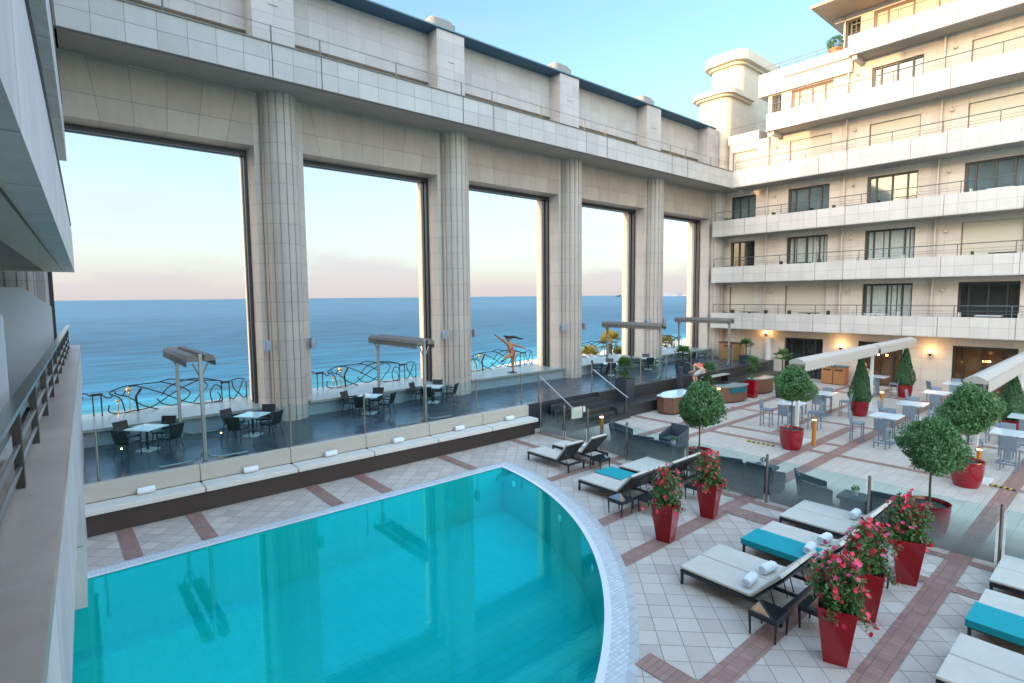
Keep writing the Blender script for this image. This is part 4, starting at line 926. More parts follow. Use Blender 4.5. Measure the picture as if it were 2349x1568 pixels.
# flower planters
def flowerplant(label, loc, rz=0, h=.93, seed=1, wt=.275, wb=.165, fh=.88):
    rn = random.Random(seed)
    t = thing('flower_planter', label, 'planter', loc, rz, 'tall red planters of red flowers')
    b = B(); b.add([(-wb, -wb, 0), (wb, -wb, 0), (wb, wb, 0), (-wb, wb, 0), (-wt, -wt, h), (wt, -wt, h), (wt, wt, h), (-wt, wt, h), (-wt+.03, -wt+.03, h), (wt-.03, -wt+.03, h), (wt-.03, wt-.03, h), (-wt+.03, wt-.03, h), (-wt+.04, -wt+.04, h-.1), (wt-.04, -wt+.04, h-.1), (wt-.04, wt-.04, h-.1), (-wt+.04, wt-.04, h-.1)],
        [(0, 3, 2, 1)]+[(i, (i+1) % 4, 4+(i+1) % 4, 4+i) for i in range(4)]+[(4+i, 4+(i+1) % 4, 8+(i+1) % 4, 8+i) for i in range(4)]+[(8+i, 8+(i+1) % 4, 12+(i+1) % 4, 12+i) for i in range(4)]); b.build('planter_box', m_red, t, bevel=.008)
    b = B(); b.box(-wt+.045, wt-.045, -wt+.045, wt-.045, h-.12, h-.09); b.build('soil', m_soil, t)
    lv = B(); fl = B(); fl2 = B()
    # trailing stems grow up from the box and arch outward
    for k in range(62):
        a_ = rn.uniform(0, 6.283); L_ = rn.uniform(.35, 1.0)*fh; out = rn.uniform(.03, .30); droop = rn.random() < .22
        p0 = Vector((rn.uniform(-.15, .15), rn.uniform(-.15, .15), h-.05))
        for j in range(1, 14):
            tt = j/13
            if droop: p = p0+Vector((math.cos(a_)*(out+.12)*tt*1.1, math.sin(a_)*(out+.12)*tt*1.1, L_*.5*(tt*1.5-1.7*tt*tt)))
            else: p = p0+Vector((math.cos(a_)*out*math.sin(tt*2.2), math.sin(a_)*out*math.sin(tt*2.2), L_*tt))
            for q in range(4):
                leafcloud(lv, [p+Vector((rn.gauss(0, .04), rn.gauss(0, .04), rn.gauss(0, .04)))], .085, rnd=rn)
            if j > 4 and rn.random() < .09:
                c_ = p+Vector((math.cos(a_)*.06, math.sin(a_)*.06, rn.gauss(0, .05))); ax = Vector((math.cos(a_)+rn.gauss(0, .4), math.sin(a_)+rn.gauss(0, .4), rn.gauss(.4, .5))).normalized(); e = ax.orthogonal().normalized(); tgt = fl if rn.random() < .8 else fl2
                for m in range(5):
                    d = Matrix.Rotation(m*1.2566, 3, ax) @ e; s2 = ax.cross(d)*.018
                    tgt.add([c_, c_+d*.026+s2+ax*.006, c_+d*.052+ax*.010, c_+d*.026-s2+ax*.006], [(0, 1, 2, 3)])
        if rn.random() < 1:
            for j in range(2):
                c_ = p+Vector((rn.gauss(0, .05), rn.gauss(0, .05), rn.gauss(0, .06)))
                tgt = fl if rn.random() < .72 else fl2; ax = Vector((rn.gauss(0, 1), rn.gauss(0, 1), rn.gauss(.6, 1))).normalized(); e = ax.orthogonal().normalized()
                for m in range(5):
                    d = Matrix.Rotation(m*1.2566, 3, ax) @ e; s2 = ax.cross(d)*.019
                    tgt.add([c_, c_+d*.026+s2*1.25+ax*.006, c_+d*.046+ax*.010, c_+d*.026-s2*1.25+ax*.006], [(0, 1, 2, 3)])
    lv.build('foliage', m_leaff, t); fl.build('red_blossoms', m_petal, t); fl2.build('pink_blossoms', m_petal2, t); return t
flowerplant('frontmost tall red planter of red flowers beside the dark side table', (9.32, 3.02, 0), .35, seed=1)
flowerplant('second red flower planter, directly behind the frontmost one', (10.95, 3.1, 0), .3, seed=2)
flowerplant('third red flower planter, before the large ball topiary', (13.0, 2.98, 0), .35, seed=3)
flowerplant('red flower planter nearest the pool, behind the teal towel lounger', (11.0, 7.3, 0), .2, seed=4)
flowerplant('red flower planter left of the charcoal armchairs at the glass fence', (13.05, 7.35, 0), .2, seed=5)
# low red bowl of flowers at foot of leftmost tree is part of its pot
# fan palms / cordylines
def palm(b, c, rad, n, rnd_, up=.5, nseg=9, spread=1):
    for k in range(n):
        a_ = rnd_.uniform(0, 6.283); el = rnd_.uniform(-.2, 1.35); L_ = rad*rnd_.uniform(.8, 1.15)
        d = Vector((math.cos(a_)*math.cos(el), math.sin(a_)*math.cos(el), math.sin(el))); side = d.cross(Vector((0, 0, 1))).normalized()
        hub = Vector(c)+d*L_*.45; upv = side.cross(d)
        for j in range(nseg):
            ph = (j/(nseg-1)-.5)*2.6; dd = (d*math.cos(ph)+side*math.sin(ph)).normalized(); tip = hub+dd*L_*.55*(1-.15*abs(ph))-Vector((0, 0, .10*L_))
            w_ = upv.cross(dd).normalized()*.022*spread*rad/.5
            b.add([hub, hub+(tip-hub)*.5+w_, tip, hub+(tip-hub)*.5-w_], [(0, 1, 2, 3)])
        b.add([Vector(c)-side*.008, Vector(c)+side*.008, hub+side*.008, hub-side*.008], [(0, 1, 2, 3)])
def sqpot(t, w_, h, mat, w2=None):
    w2 = w2 or w_*.85
    b = B(); b.add([(-w2, -w2, 0), (w2, -w2, 0), (w2, w2, 0), (-w2, w2, 0), (-w_, -w_, h), (w_, -w_, h), (w_, w_, h), (-w_, w_, h), (-w_+.05, -w_+.05, h), (w_-.05, -w_+.05, h), (w_-.05, w_-.05, h), (-w_+.05, w_-.05, h), (-w_+.05, -w_+.05, h-.06), (w_-.05, -w_+.05, h-.06), (w_-.05, w_-.05, h-.06), (-w_+.05, w_-.05, h-.06)],
        [(0, 3, 2, 1), (12, 13, 14, 15)]+[(i, (i+1) % 4, 4+(i+1) % 4, 4+i) for i in range(4)]+[(4+i, 4+(i+1) % 4, 8+(i+1) % 4, 8+i) for i in range(4)]+[(8+i, 8+(i+1) % 4, 12+(i+1) % 4, 12+i) for i in range(4)]); b.build('pot', mat, t, bevel=.01)
def potpalm(label, loc, zc, rad, potm, potw, poth, n=46, seed=0, mat=None, two=False, grp='potted fan palms'):
    t = thing('potted_palm', label, 'potted palm', loc, 0, grp); sqpot(t, potw, poth, potm)
    b = B(); b.tube([(0, 0, poth-.08), (0, .02, zc)], .05, 8, r1=.04); b.build('trunk', m_bark, t, smooth=True)
    b = B(); rn = random.Random(seed)
    palm(b, (0, 0, zc), rad, n, rn)
    if two: palm(b, (0, .05, zc-rad*.95), rad*.8, n//2, rn)
    b.build('crown', mat or m_leafp, t); return t
potpalm('fan palm in charcoal pot beside the right stair handrail', (21.95, 17.05, .56), 1.75, .62, m_dpot, .36, 1.15, 60, 1, two=True)
potpalm('dark fan palm in a charcoal pot by the terrace edge behind the crouching figure', (29.3, 18.4, ZT), 1.15, .65, m_dpot, .34, .55, 50, 2)
potpalm('fan palm in grey pot on the terrace beside the orange cabinet', (36.4, 18.0, ZT), 1.2, .65, m_dpot, .36, .5, 50, 3)
potpalm('layered palm in the red pot left of the curved bar', (27.2, 15.5, 0), 1.75, .62, m_red, .28, .95, 44, 4, two=True)
potpalm('bright layered palm in the red pot between the curved bars', (30.3, 14.6, 0), 1.9, .60, m_red, .28, .98, 44, 5, two=True)
potpalm('fan palm behind the third ball topiary near the awning post', (31.4, 13.4, 0), 2.3, .62, m_dpot, .28, .7, 46, 6)
# sunlit palms outside, beyond the colonnade
def outpalm(label, loc, h, rad, seed, n=42):
    t = thing('palm_tree', label, 'palm tree', loc, 0, 'palms beyond the colonnade'); b = B(); b.tube([(0, 0, 0), (.1, 0, h*.5), (0, 0, h)], .22, 10, r1=.15); b.build('trunk', m_bark, t, smooth=True)
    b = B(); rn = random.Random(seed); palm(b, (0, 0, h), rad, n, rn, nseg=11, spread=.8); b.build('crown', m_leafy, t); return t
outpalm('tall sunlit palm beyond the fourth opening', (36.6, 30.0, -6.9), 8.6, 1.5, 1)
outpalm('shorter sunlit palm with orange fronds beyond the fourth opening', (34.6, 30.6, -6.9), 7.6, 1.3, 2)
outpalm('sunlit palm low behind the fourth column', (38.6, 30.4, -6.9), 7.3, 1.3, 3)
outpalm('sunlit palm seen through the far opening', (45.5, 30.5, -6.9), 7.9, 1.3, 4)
# balcony plants
def bush(label, loc, rad, mat, pot=True, group='plants on balconies'):
    t = thing('potted_bush', label, 'plant', loc, 0, group); rn = random.Random(int(loc[2]*7))
    b = B(); b.lathe([(.16, 0), (.24, .35), (.22, .35)], 14); b.build('pot', m_terra, t)
    b = B(); palm(b, (0, 0, .5), rad, 46, rn); b.build('foliage', mat, t)
for z, n_ in ((3.64, 'first'), (6.99, 'second'), (10.35, 'third')): bush('green spiky plant at the left end of the %s floor balcony' % n_, (38.6, 20.7, z), .75 if n_ == 'third' else .6, m_leafp)
t = thing('roof_bush', 'round dark bush in terracotta pot on the roof terrace', 'plant', (39.9, 14.3, 21.15)); b = B(); b.lathe([(.3, 0), (.48, .4), (.44, .4)], 18); b.build('pot', m_terra, t)
b = B(); leafcloud(b, [p+Vector((0, 0, .75)) for p in ballpts(1800, .55, .45, rnd)], .10, rnd=rnd); b.build('foliage', m_leaf, t)
# ================================================================== TERRACE TABLES AND CHAIRS
def rchair(label, loc, rz):     # faces +y
    t = thing('rattan_chair', label, 'chair', loc, rz, 'dark rattan chairs on the terrace')
    b = B(); b.box(-.23, .23, -.22, .24, .40, .46); b.build('seat', m_wicker_d, t, bevel=.015)
    b = B(); b.add([(-.22, -.2, .44), (.22, -.2, .44), (.24, -.33, .88), (-.24, -.33, .88), (-.22, -.24, .44), (.22, -.24, .44), (.24, -.37, .88), (-.24, -.37, .88)], [(0, 1, 2, 3), (7, 6, 5, 4), (0, 4, 5, 1), (1, 5, 6, 2), (2, 6, 7, 3), (3, 7, 4, 0)]); b.build('backrest', m_wicker_d, t, bevel=.012)
    for sx_ in (-1, 1):
        b = B(); b.tube([(sx_*.24, -.26, .62), (sx_*.26, .0, .66), (sx_*.25, .2, .64), (sx_*.23, .22, .44)], .022, 6); b.build('armrest', m_wicker_d, t)
        for y0, y1 in ((.2, .24), (-.2, -.3)): b = B(); b.tube([(sx_*.21, y0, .42), (sx_*.23, y1, 0)], .020, 6, r1=.014); b.build('leg', m_wicker_d, t)
    return t
def ttable(label, loc, rz):
    t = thing('terrace_table', label, 'table', loc, rz, 'white topped terrace tables')
    b = B(); b.prism(rrect(-.43, .43, -.43, .43, .02), .70, .73); b.build('tabletop', m_marble, t)
    b = B(); b.tube([(0, 0, .03), (0, 0, .70)], .04, 10); b.build('pedestal', m_black, t, smooth=True)
    b = B(); b.prism(rrect(-.24, .24, -.24, .24, .02), 0, .035); b.build('base', m_marble, t)
    return t
tb0 = ch0 = None
tabs = [(2.22, 20.25, 'near the left wing'), (5.25, 19.98, 'beside the nearest column'), (9.85, 20.55, 'before the second opening'), (13.0, 20.75, 'before the second column'), (29.0, 20.7, 'beside the fourth column'), (25.2, 20.6, 'behind the palm pot'), (33.6, 20.6, 'behind the far awning stand')]
sides = {0: 'left', 1: 'sea', 2: 'right', 3: 'pool'}
for i, (x, y, lab) in enumerate(tabs):
    l_ = 'square white topped terrace table '+lab; rz = R(45-4)
    if tb0 is None: tb0 = ttable(l_, (x, y, ZT), rz)
    else: dup(tb0, (x, y, ZT), rz, l_)
    for k in range(4):
        a = R(45-4)+k*PI/2+PI/2; dd = .66+.06*((k*7+i) % 3); cx, cy = x+dd*math.cos(a), y+dd*math.sin(a)
        if cy > 21.55: cy = 21.5
        l2 = 'dark rattan chair on the %s side of the table %s' % (['upper left', 'lower left', 'lower right', 'upper right'][k], lab)
        rzc = a+PI/2+((k*13+i*5) % 5-2)*.08
        if ch0 is None: ch0 = rchair(l2, (cx, cy, ZT), rzc)
        else: dup(ch0, (cx, cy, ZT), rzc, l2)
# candle lanterns (small yellow glints)
for x, y, lab in ((1.45, 18.95, 'tiny glowing lantern beside the nearest terrace table'), (4.05, 19.05, 'tiny glowing lantern beside the table at the nearest column')):
    t = thing('lantern', lab, 'lantern', (x, y, ZT), 0, 'terrace lanterns'); b = B(); b.tube([(0, 0, 0), (0, 0, .42)], .012, 6); b.build('stake', m_black, t); b = B(); b.ball((0, 0, .46), .02, n=6); b.build('flame_glass', m_light, t)
# ================================================================== AWNING STANDS ON THE TERRACE
def astand(label, x, y0=17.75):
    t = thing('awning_stand', label, 'awning', (x, y0, ZT), 0, 'double awning stands on the terrace')
    yb = 3.75
    for yy, n_ in ((0, 'post'), (yb, 'post')):
        b = B(); b.box(-.05, .05, yy-.05, yy+.05, 0, 3.12); b.build(n_, m_alu, t, bevel=.01)
    for yy in (0, yb):
        b = B(); b.tube([(-1.15, yy, .04), (-.35, yy, .05), (-.12, yy, .12), (-.05, yy, .3)], .03, 6); b.tube([(1.15, yy, .04), (.35, yy, .05), (.12, yy, .12), (.05, yy, .3)], .03, 6); b.build('foot', m_alu, t, smooth=True)
        b = B(); b.tube([(-.04, yy, 2.5), (-.2, yy, 2.86)], .022, 6); b.tube([(.04, yy, 2.5), (.2, yy, 2.86)], .022, 6); b.tube([(-.22, yy, 2.95), (.22, yy, 2.95)], .03, 6); b.build('bracket', m_alu, t)
    for s_ in (-1, 1):
        prof = [(.07, 2.98), (.10, 3.10), (.20, 3.14), (.32, 3.08), (.375, 2.98), (.36, 2.93), (.12, 2.93)]
        b = B(); n = len(prof); vs = [(s_*px_, -.15, pz) for px_, pz in prof]+[(s_*px_, yb+.15, pz) for px_, pz in prof]
        b.add(vs, [tuple(range(n)), tuple(range(2*n-1, n-1, -1))]+[(i, (i+1) % n, n+(i+1) % n, n+i) for i in range(n)]); b.build('cassette', m_taupe, t)
        b = B(); m_ = 26
        for k in range(m_):
            ya = -.13+k*(yb+.26)/m_; yc = ya+(yb+.26)/m_; hz = 2.78
            b.add([(s_*.375, ya, 2.93), (s_*.375, yc, 2.93), (s_*.375, yc-.02, hz+.02), (s_*.375, (ya+yc)/2, hz-.015), (s_*.375, ya+.02, hz+.02), (s_*.368, ya, 2.93), (s_*.368, yc, 2.93), (s_*.368, yc-.02, hz+.02), (s_*.368, (ya+yc)/2, hz-.015), (s_*.368, ya+.02, hz+.02)], [(0, 1, 2, 3, 4), (9, 8, 7, 6, 5)])
        b.build('valance', m_taupe, t)
    return t
aw = astand('taupe double awning stand nearest the left wing', 3.33)
dup(aw, (10.78, 17.75, ZT), 0, 'taupe double awning stand before the second column'); dup(aw, (25.95, 17.75, ZT), 0, 'taupe double awning stand before the fourth column'); dup(aw, (34.05, 18.0, ZT), 0, 'taupe awning stand nearest the right wing')
# cream awnings over the bar tables
def cawn(label, x0, y, segs, posts):
    t = thing('cream_awning', label, 'awning', (x0, y, 0), 0, 'closed cream awnings in the restaurant'); O = (x0, y, 0)
    for a_, c_ in segs:
        b = B(O); prof = [(-.30, 3.14), (-.24, 3.24), (-.05, 3.33), (.05, 3.33), (.24, 3.24), (.30, 3.14), (.27, 3.10), (-.27, 3.10)]; n = len(prof)
        b.add([(a_, y+p[0], p[1]) for p in prof]+[(c_, y+p[0], p[1]) for p in prof], [tuple(range(n)), tuple(range(2*n-1, n-1, -1))]+[(i, (i+1) % n, n+(i+1) % n, n+i) for i in range(n)]); b.build('cassette', m_awn, t)
        b = B(O); m_ = int((c_-a_)/.3)
        for s_ in (-.305, .305):
            b = B(O)
            for k in range(m_):
                xa = a_+k*(c_-a_)/m_; xb = a_+(k+1)*(c_-a_)/m_
                b.add([(xa, y+s_, 3.2), (xb, y+s_, 3.2), (xb, y+s_, 2.86), ((xa+xb)/2, y+s_, 2.80), (xa, y+s_, 2.86)], [(0, 1, 2, 3, 4)])
            b.build('valance', m_awn, t)
    for px_ in posts:
        b = B(O); b.box(px_-.06, px_+.06, y-.06, y+.06, .03, 3.3); b.build('post', m_white, t, bevel=.01)
        b = B(O); b.box(px_-.42, px_+.42, y-.42, y+.42, .006, .06); b.box(px_-.2, px_+.2, y-.2, y+.2, .06, .22); b.build('base_plate', m_white, t)
cawn('closed cream awning beam over the bar tables at centre', 22.4, 8.98, [(22.3, 31.0), (31.35, 37.6)], (22.5, 31.2, 37.0))
cawn('closed cream awning beam at the right frame edge', 21.6, 3.38, [(21.2, 29.9), (30.3, 37)], (21.75, 30.1, 36.5))
# ================================================================== BAR TABLES AND STOOLS
def btable(label, loc):
    t = thing('bar_table', label, 'bar table', loc, 0, 'white topped bar tables')
    b = B(); b.prism(rrect(-.52, .52, -.48, .48, .02), 1.05, 1.085); b.build('tabletop', m_marble, t)
    b = B(); b.box(-.18, .18, -.07, .07, 0, 1.05); b.build('pedestal', m_wicker_g, t, bevel=.01); b = B(); b.box(-.3, .3, -.3, .3, 0, .03); b.build('base', m_wicker_g, t); return t
def stool(label, loc, rz):
    t = thing('bar_stool', label, 'bar stool', loc, rz, 'grey woven bar stools')
    b = B(); b.box(-.21, .21, -.21, .21, .70, .78); b.build('seat', m_wicker_g, t, bevel=.015)
    b = B(); b.add([(-.21, -.19, .74), (.21, -.19, .74), (.21, -.25, 1.16), (-.21, -.25, 1.16), (-.21, -.225, .74), (.21, -.225, .74), (.21, -.285, 1.16), (-.21, -.285, 1.16)], [(0, 1, 2, 3), (7, 6, 5, 4), (0, 4, 5, 1), (1, 5, 6, 2), (2, 6, 7, 3), (3, 7, 4, 0)]); b.build('backrest', m_wicker_g, t, bevel=.012)
    for sx_ in (-1, 1):
        for sy_ in (-1, 1): b = B(); b.box(sx_*.19-.02, sx_*.19+.02, sy_*.19-.02, sy_*.19+.02, 0, .70); b.build('leg', m_wicker_g, t)
    b = B(); b.tube([(-.19, .19, .28), (.19, .19, .28)], .012, 5); b.tube([(-.19, -.19, .28), (.19, -.19, .28)], .012, 5); b.tube([(-.19, -.19, .34), (-.19, .19, .34)], .012, 5); b.tube([(.19, -.19, .34), (.19, .19, .34)], .012, 5); b.build('footrest', m_rail, t); return t
bt0 = bs0 = None
cols_ = [(24.75, 'front'), (28.3, 'second'), (32.3, 'third'), (36.2, 'rear')]
rows_ = [(10.12, 'the sea side row'), (6.55, 'the middle row'), (2.95, 'the nearest row')]
for (y, rl_) in rows_:
    for (x, cl_) in cols_:
        if (cl_, y) in (('third', 10.12),): continue
        l_ = 'white topped bar table, %s one in %s' % (cl_, rl_)
        if bt0 is None: bt0 = btable(l_, (x, y, .005))
        else: dup(bt0, (x, y, .005), 0, l_)
        if x > 35 and y > 9: sd_ = ((0, .85), (-.95, 0), (0, -.85))
        else: sd_ = ((-1.0, -.15), (-.6, .82), (.3, -.85), (1.0, .2))
        for k, (dx, dy) in enumerate(sd_):
            rz = math.atan2(-dy, -dx)-PI/2 if k not in (1,) or x > 35 else PI
            if k == 0 and x < 35: rz = -PI/2
            if k == 2 and x < 35: rz = 0
            l2 = 'grey bar stool on the %s side of the %s table in %s' % (['camera', 'sea', 'inner', 'far'][k], cl_, rl_)
            lc = (x+dx, y+dy, .005)
            if bs0 is None: bs0 = stool(l2, lc, rz)
            else: dup(bs0, lc, rz+((k*5+int(x)) % 3-1)*.1, l2)
# charcoal armchairs behind the pool fence
def arm(label, loc, rz):
    t = thing('lounge_armchair', label, 'armchair', loc, rz, 'charcoal lounge armchairs behind the glass fence')
    b = B(); b.box(-.34, .34, -.30, .36, .08, .36); b.build('seat_base', m_slate_g, t, bevel=.02)
    b = B(); b.box(-.29, .29, -.24, .34, .362, .45); b.build('seat_cushion', plain('charcoal_cushion', (.075, .085, .095), .85) if 'charcoal_cushion' not in bpy.data.materials else bpy.data.materials['charcoal_cushion'], t, bevel=.03)
    b = B(); b.add([(-.36, -.30, .08), (.36, -.30, .08), (.38, -.42, .88), (-.38, -.42, .88), (-.36, -.36, .08), (.36, -.36, .08), (.38, -.49, .88), (-.38, -.49, .88)], [(0, 1, 2, 3), (7, 6, 5, 4), (0, 4, 5, 1), (1, 5, 6, 2), (2, 6, 7, 3), (3, 7, 4, 0)]); b.build('backrest', m_slate_g, t, bevel=.015)
    for s_ in (-1, 1):
        b = B(); x0, x1 = sorted((s_*.345, s_*.41)); b.add([(x0, -.38, .05), (x1, -.38, .05), (x1, .36, .05), (x0, .36, .05), (x0, -.42, .78), (x1, -.42, .78), (x1, .36, .56), (x0, .36, .56)], [(0, 3, 2, 1), (4, 5, 6, 7), (0, 1, 5, 4), (1, 2, 6, 5), (2, 3, 7, 6), (3, 0, 4, 7)]); b.build('armrest', m_slate_g, t, bevel=.015)
    return t
ar = arm('charcoal armchair nearest the amber bollard by the gate', (17.0, 13.3, .005), R(-150))
for x, y, rz, lab in [(16.5, 12.5, -95, 'charcoal armchair second from the gate along the fence'), (16.3, 11.6, -75, 'charcoal armchair in the middle of the far group'), (16.2, 8.95 if 0 else 10.75, -85, 'charcoal armchair at the right end of the far group'), (17.9, 11.6, 90, 'charcoal armchair facing the far group from behind'),
                      (16.1, 8.3, -75, 'charcoal armchair left of the pair behind the second flower planter'), (16.1, 7.25, -92, 'charcoal armchair right of the pair behind the second flower planter'),
                      (16.0, 5.85, -150, 'angled charcoal armchair with raised back beside the small plant'), (16.1, 4.1, -85, 'charcoal armchair partly hidden by the steel fence post')]:
    dup(ar, (x, y, .005), R(rz), lab)
def ctab(label, loc, plantit=True):
    t = thing('coffee_table', label, 'coffee table', loc, 0, 'low charcoal coffee tables'); b = B(); b.prism(rrect(-.35, .35, -.35, .35, .03), .34, .42); b.build('tabletop', m_slate_g, t); b = B(); b.box(-.28, .28, -.28, .28, 0, .34); b.build('base', m_slate_g, t)
    p = thing('table_plant', 'tiny green plant in a white pot on the '+label.replace('low charcoal ', ''), 'plant', (loc[0], loc[1], .425), 0, 'small table plants'); b = B(); b.lathe([(.06, 0), (.085, .15), (.07, .15)], 14); b.build('pot', m_white, p)
    b = B(); leafcloud(b, [q+Vector((0, 0, .2)) for q in ballpts(160, .09, .08, rnd)], .05, rnd=rnd); b.build('foliage', m_leaff, p)
ctab('low charcoal table in the near armchair group', (16.3, 4.95, .005)); ctab('low charcoal table behind the armchair pair', (17.0, 7.75, .005)); ctab('low charcoal table in the far armchair group', (17.15, 11.1, .005))
# bollards
bo = None
for x, y, lab in ((22.35, 8.28, 'amber bollard lamp right of the central red pot'), (31.0, 8.45, 'amber bollard lamp farthest back among the bar tables'), (21.75, 3.28, 'amber bollard lamp between the two ball trees at right'), (16.75, 14.15, 'amber bollard lamp at the pool gate near the steps'), (26.3, 14.4, 'amber bollard lamp low behind the third ball tree')):
    if bo is None:
        bo = thing('bollard_lamp', lab, 'bollard', (x, y, .005), 0, 'amber bollard lamps'); b = B(); b.lathe([(.075, 0), (.075, .98)], 16); b.build('body', m_orange, bo, smooth=True)
        b = B(); b.lathe([(.072, .98), (.072, 1.015)], 16); b.build('lamp_glass', m_light, bo); b = B(); b.lathe([(.08, 1.015), (.08, 1.05), (.02, 1.09)], 16); b.build('cap', m_wood2, bo)
    else: dup(bo, (x, y, .005), 0, lab)
# striped cable ramps
def ramp(label, p0, p1):
    t = thing('cable_ramp', label, 'cable cover', (*p0, .01), 0, 'striped cable ramps'); d = Vector((p1[0]-p0[0], p1[1]-p0[1], 0)); L_ = d.length; T = Matrix.Rotation(math.atan2(d.y, d.x), 4, 'Z')
    n = 12; b = B(); c_ = B()
    for k in range(n):
        (b if k % 2 else c_).prism([(k*L_/n, -.05), ((k+1)*L_/n, -.05), ((k+1)*L_/n, .05), (k*L_/n, .05)], 0, .035, T, top=.012)
    b.build('black_stripes', m_black, t); c_.build('yellow_stripes', m_yel, t)
ramp('black and yellow cable ramp beside the ball tree at right', (21.6, 3.2), (21.4, 2.35)); ramp('faint striped cable ramp left of the central red pot', (21.0, 10.3), (21.05, 9.2))
# ================================================================== BAR COUNTERS, CABINETS
def counter(label, loc, pts, teal=False, top=m_marble):
    t = thing('bar_counter', label, 'bar counter', loc, 0, 'wooden outdoor bar counters'); O = loc
    b = B(O); b.prism(pts, .08, .86); b.build('body', m_wood, t)
    cx = sum(p[0] for p in pts)/len(pts); cy = sum(p[1] for p in pts)/len(pts)
    b = B(O); b.prism([(cx+(x-cx)*1.06, cy+(y-cy)*1.06) for x, y in pts], .86, .91); b.build('countertop', top, t)
    b = B(O); b.prism([(cx+(x-cx)*.93, cy+(y-cy)*.93) for x, y in pts], 0, .08); b.build('plinth', m_black, t)
    return t
counter('white topped wooden bar counter behind the leftmost ball tree', (23.9, 15.6, 0), [(22.85, 15.75), (22.75, 15.3), (23.0, 14.9), (24.6, 14.85), (25.3, 15.9), (24.0, 16.05)])
def arcp(cx, cy, r0, r1, a0, a1, n=12):
    return [(cx+r1*math.cos(R(a0+(a1-a0)*k/n)), cy+r1*math.sin(R(a0+(a1-a0)*k/n))) for k in range(n+1)]+[(cx+r0*math.cos(R(a1-(a1-a0)*k/n)), cy+r0*math.sin(R(a1-(a1-a0)*k/n))) for k in range(n+1)]
t = counter('curved wooden bar counter with teal inset between the red pots', (28.5, 15.0, 0), arcp(28.7, 16.4, 1.3, 2.1, 200, 290), top=m_ledgeglass)
b = B((28.5, 15, 0)); b.prism(arcp(28.7, 16.4, 2.1, 2.13, 243, 283), .55, .82); b.build('teal_inset', m_tealp, t)
counter('curved wooden bar counter right of the bright palm', (32.0, 15.2, 0), arcp(32.4, 16.4, 1.3, 1.9, 225, 300), top=m_ledgeglass)
t = thing('service_cabinet', 'orange wooden twin cabinet against the restaurant wall', 'cabinet', (38.5, 13.2, 0)); O = (38.5, 13.2, 0)
for y0, y1 in ((13.22, 13.88), (12.5, 13.18)):
    b = B(O); b.box(38.3, 39.0, y0, y1, .04, 1.16); b.box(38.285, 38.3, y0+.05, y1-.05, .1, .8); b.build('door', m_wood2, t, bevel=.008)
    b = B(O); b.box(38.27, 38.298, y0+.12, y1-.12, .92, 1.0); b.build('slot', m_black, t)
b = B(O); b.box(38.25, 39.05, 12.45, 13.93, 1.162, 1.2); b.build('top', m_tealp, t)
t = thing('terrace_cabinet', 'orange wooden cabinet on the terrace beside the right wing', 'cabinet', (37.9, 19.6, ZT)); O = (37.9, 19.6, ZT)
b = B(O); b.box(37.5, 38.0, 18.9, 20.6, ZT, 2.35); b.build('body', m_wood2, t, bevel=.01); b = B(O); b.box(37.45, 38.05, 18.85, 20.65, 2.352, 2.4); b.build('top', m_black, t); b = B(O); b.box(37.46, 37.498, 19.6, 20.2, 2.1, 2.18); b.build('slot', m_black, t)
# wooden bench on lower platform near the figure
t = thing('wooden_bench', 'low slatted pale bench on the platform behind the palms', 'bench', (30.5, 16.9, .56)); b = B()
for k in range(4): b.box(-1.3, 1.3, -.22+.12*k, -.13+.12*k, .40, .44)
b.build('seat', m_cushb, t)
for x in (-1.1, 1.0): b = B(); b.box(x, x+.08, -.2, .2, 0, .40); b.build('leg', m_bronze, t)
# dark post beside the crouching figure
t = thing('shower_post', 'dark rectangular post beside the crouching figure in coral', 'post', (26.2, 16.6, .0)); b = B(); b.box(-.12, .12, -.12, .12, 0, 1.95); b.build('column', m_dpot, t, bevel=.02); b = B(); b.box(-.06, .06, -.2, -.12, 1.5, 1.56); b.build('tap', m_steel, t)
# wall lamps
for y, z in ((18.05, 3.0), (13.15, 2.35), (8.40, 2.30)):
    t = thing('wall_lamp', {18.05: 'glowing lamp on top of the round white pilaster', 13.15: 'glowing wall lamp left of the restaurant entrance', 8.40: 'glowing wall lamp between the entrance and the right window'}[y], 'wall lamp', (39.3, y, z), 0, 'glowing wall lamps')
    b = B(); b.lathe([(.03, -.16), (.09, -.04), (.10, .02)], 14); b.build('bracket', m_bronze, t)
    b = B(); b.ball((0, 0, .10), .085, n=8); b.build('globe', m_light, t)
    pl_ = bpy.data.lights.new('wall_lamp_light', 'POINT'); pl_.energy = 5; pl_.color = (1, .6, .25); pl_.shadow_soft_size = .1
    lo = bpy.data.objects.new('wall_lamp_light', pl_); COL.objects.link(lo); lo.parent = t; lo.location = (-.16, 0, .12)
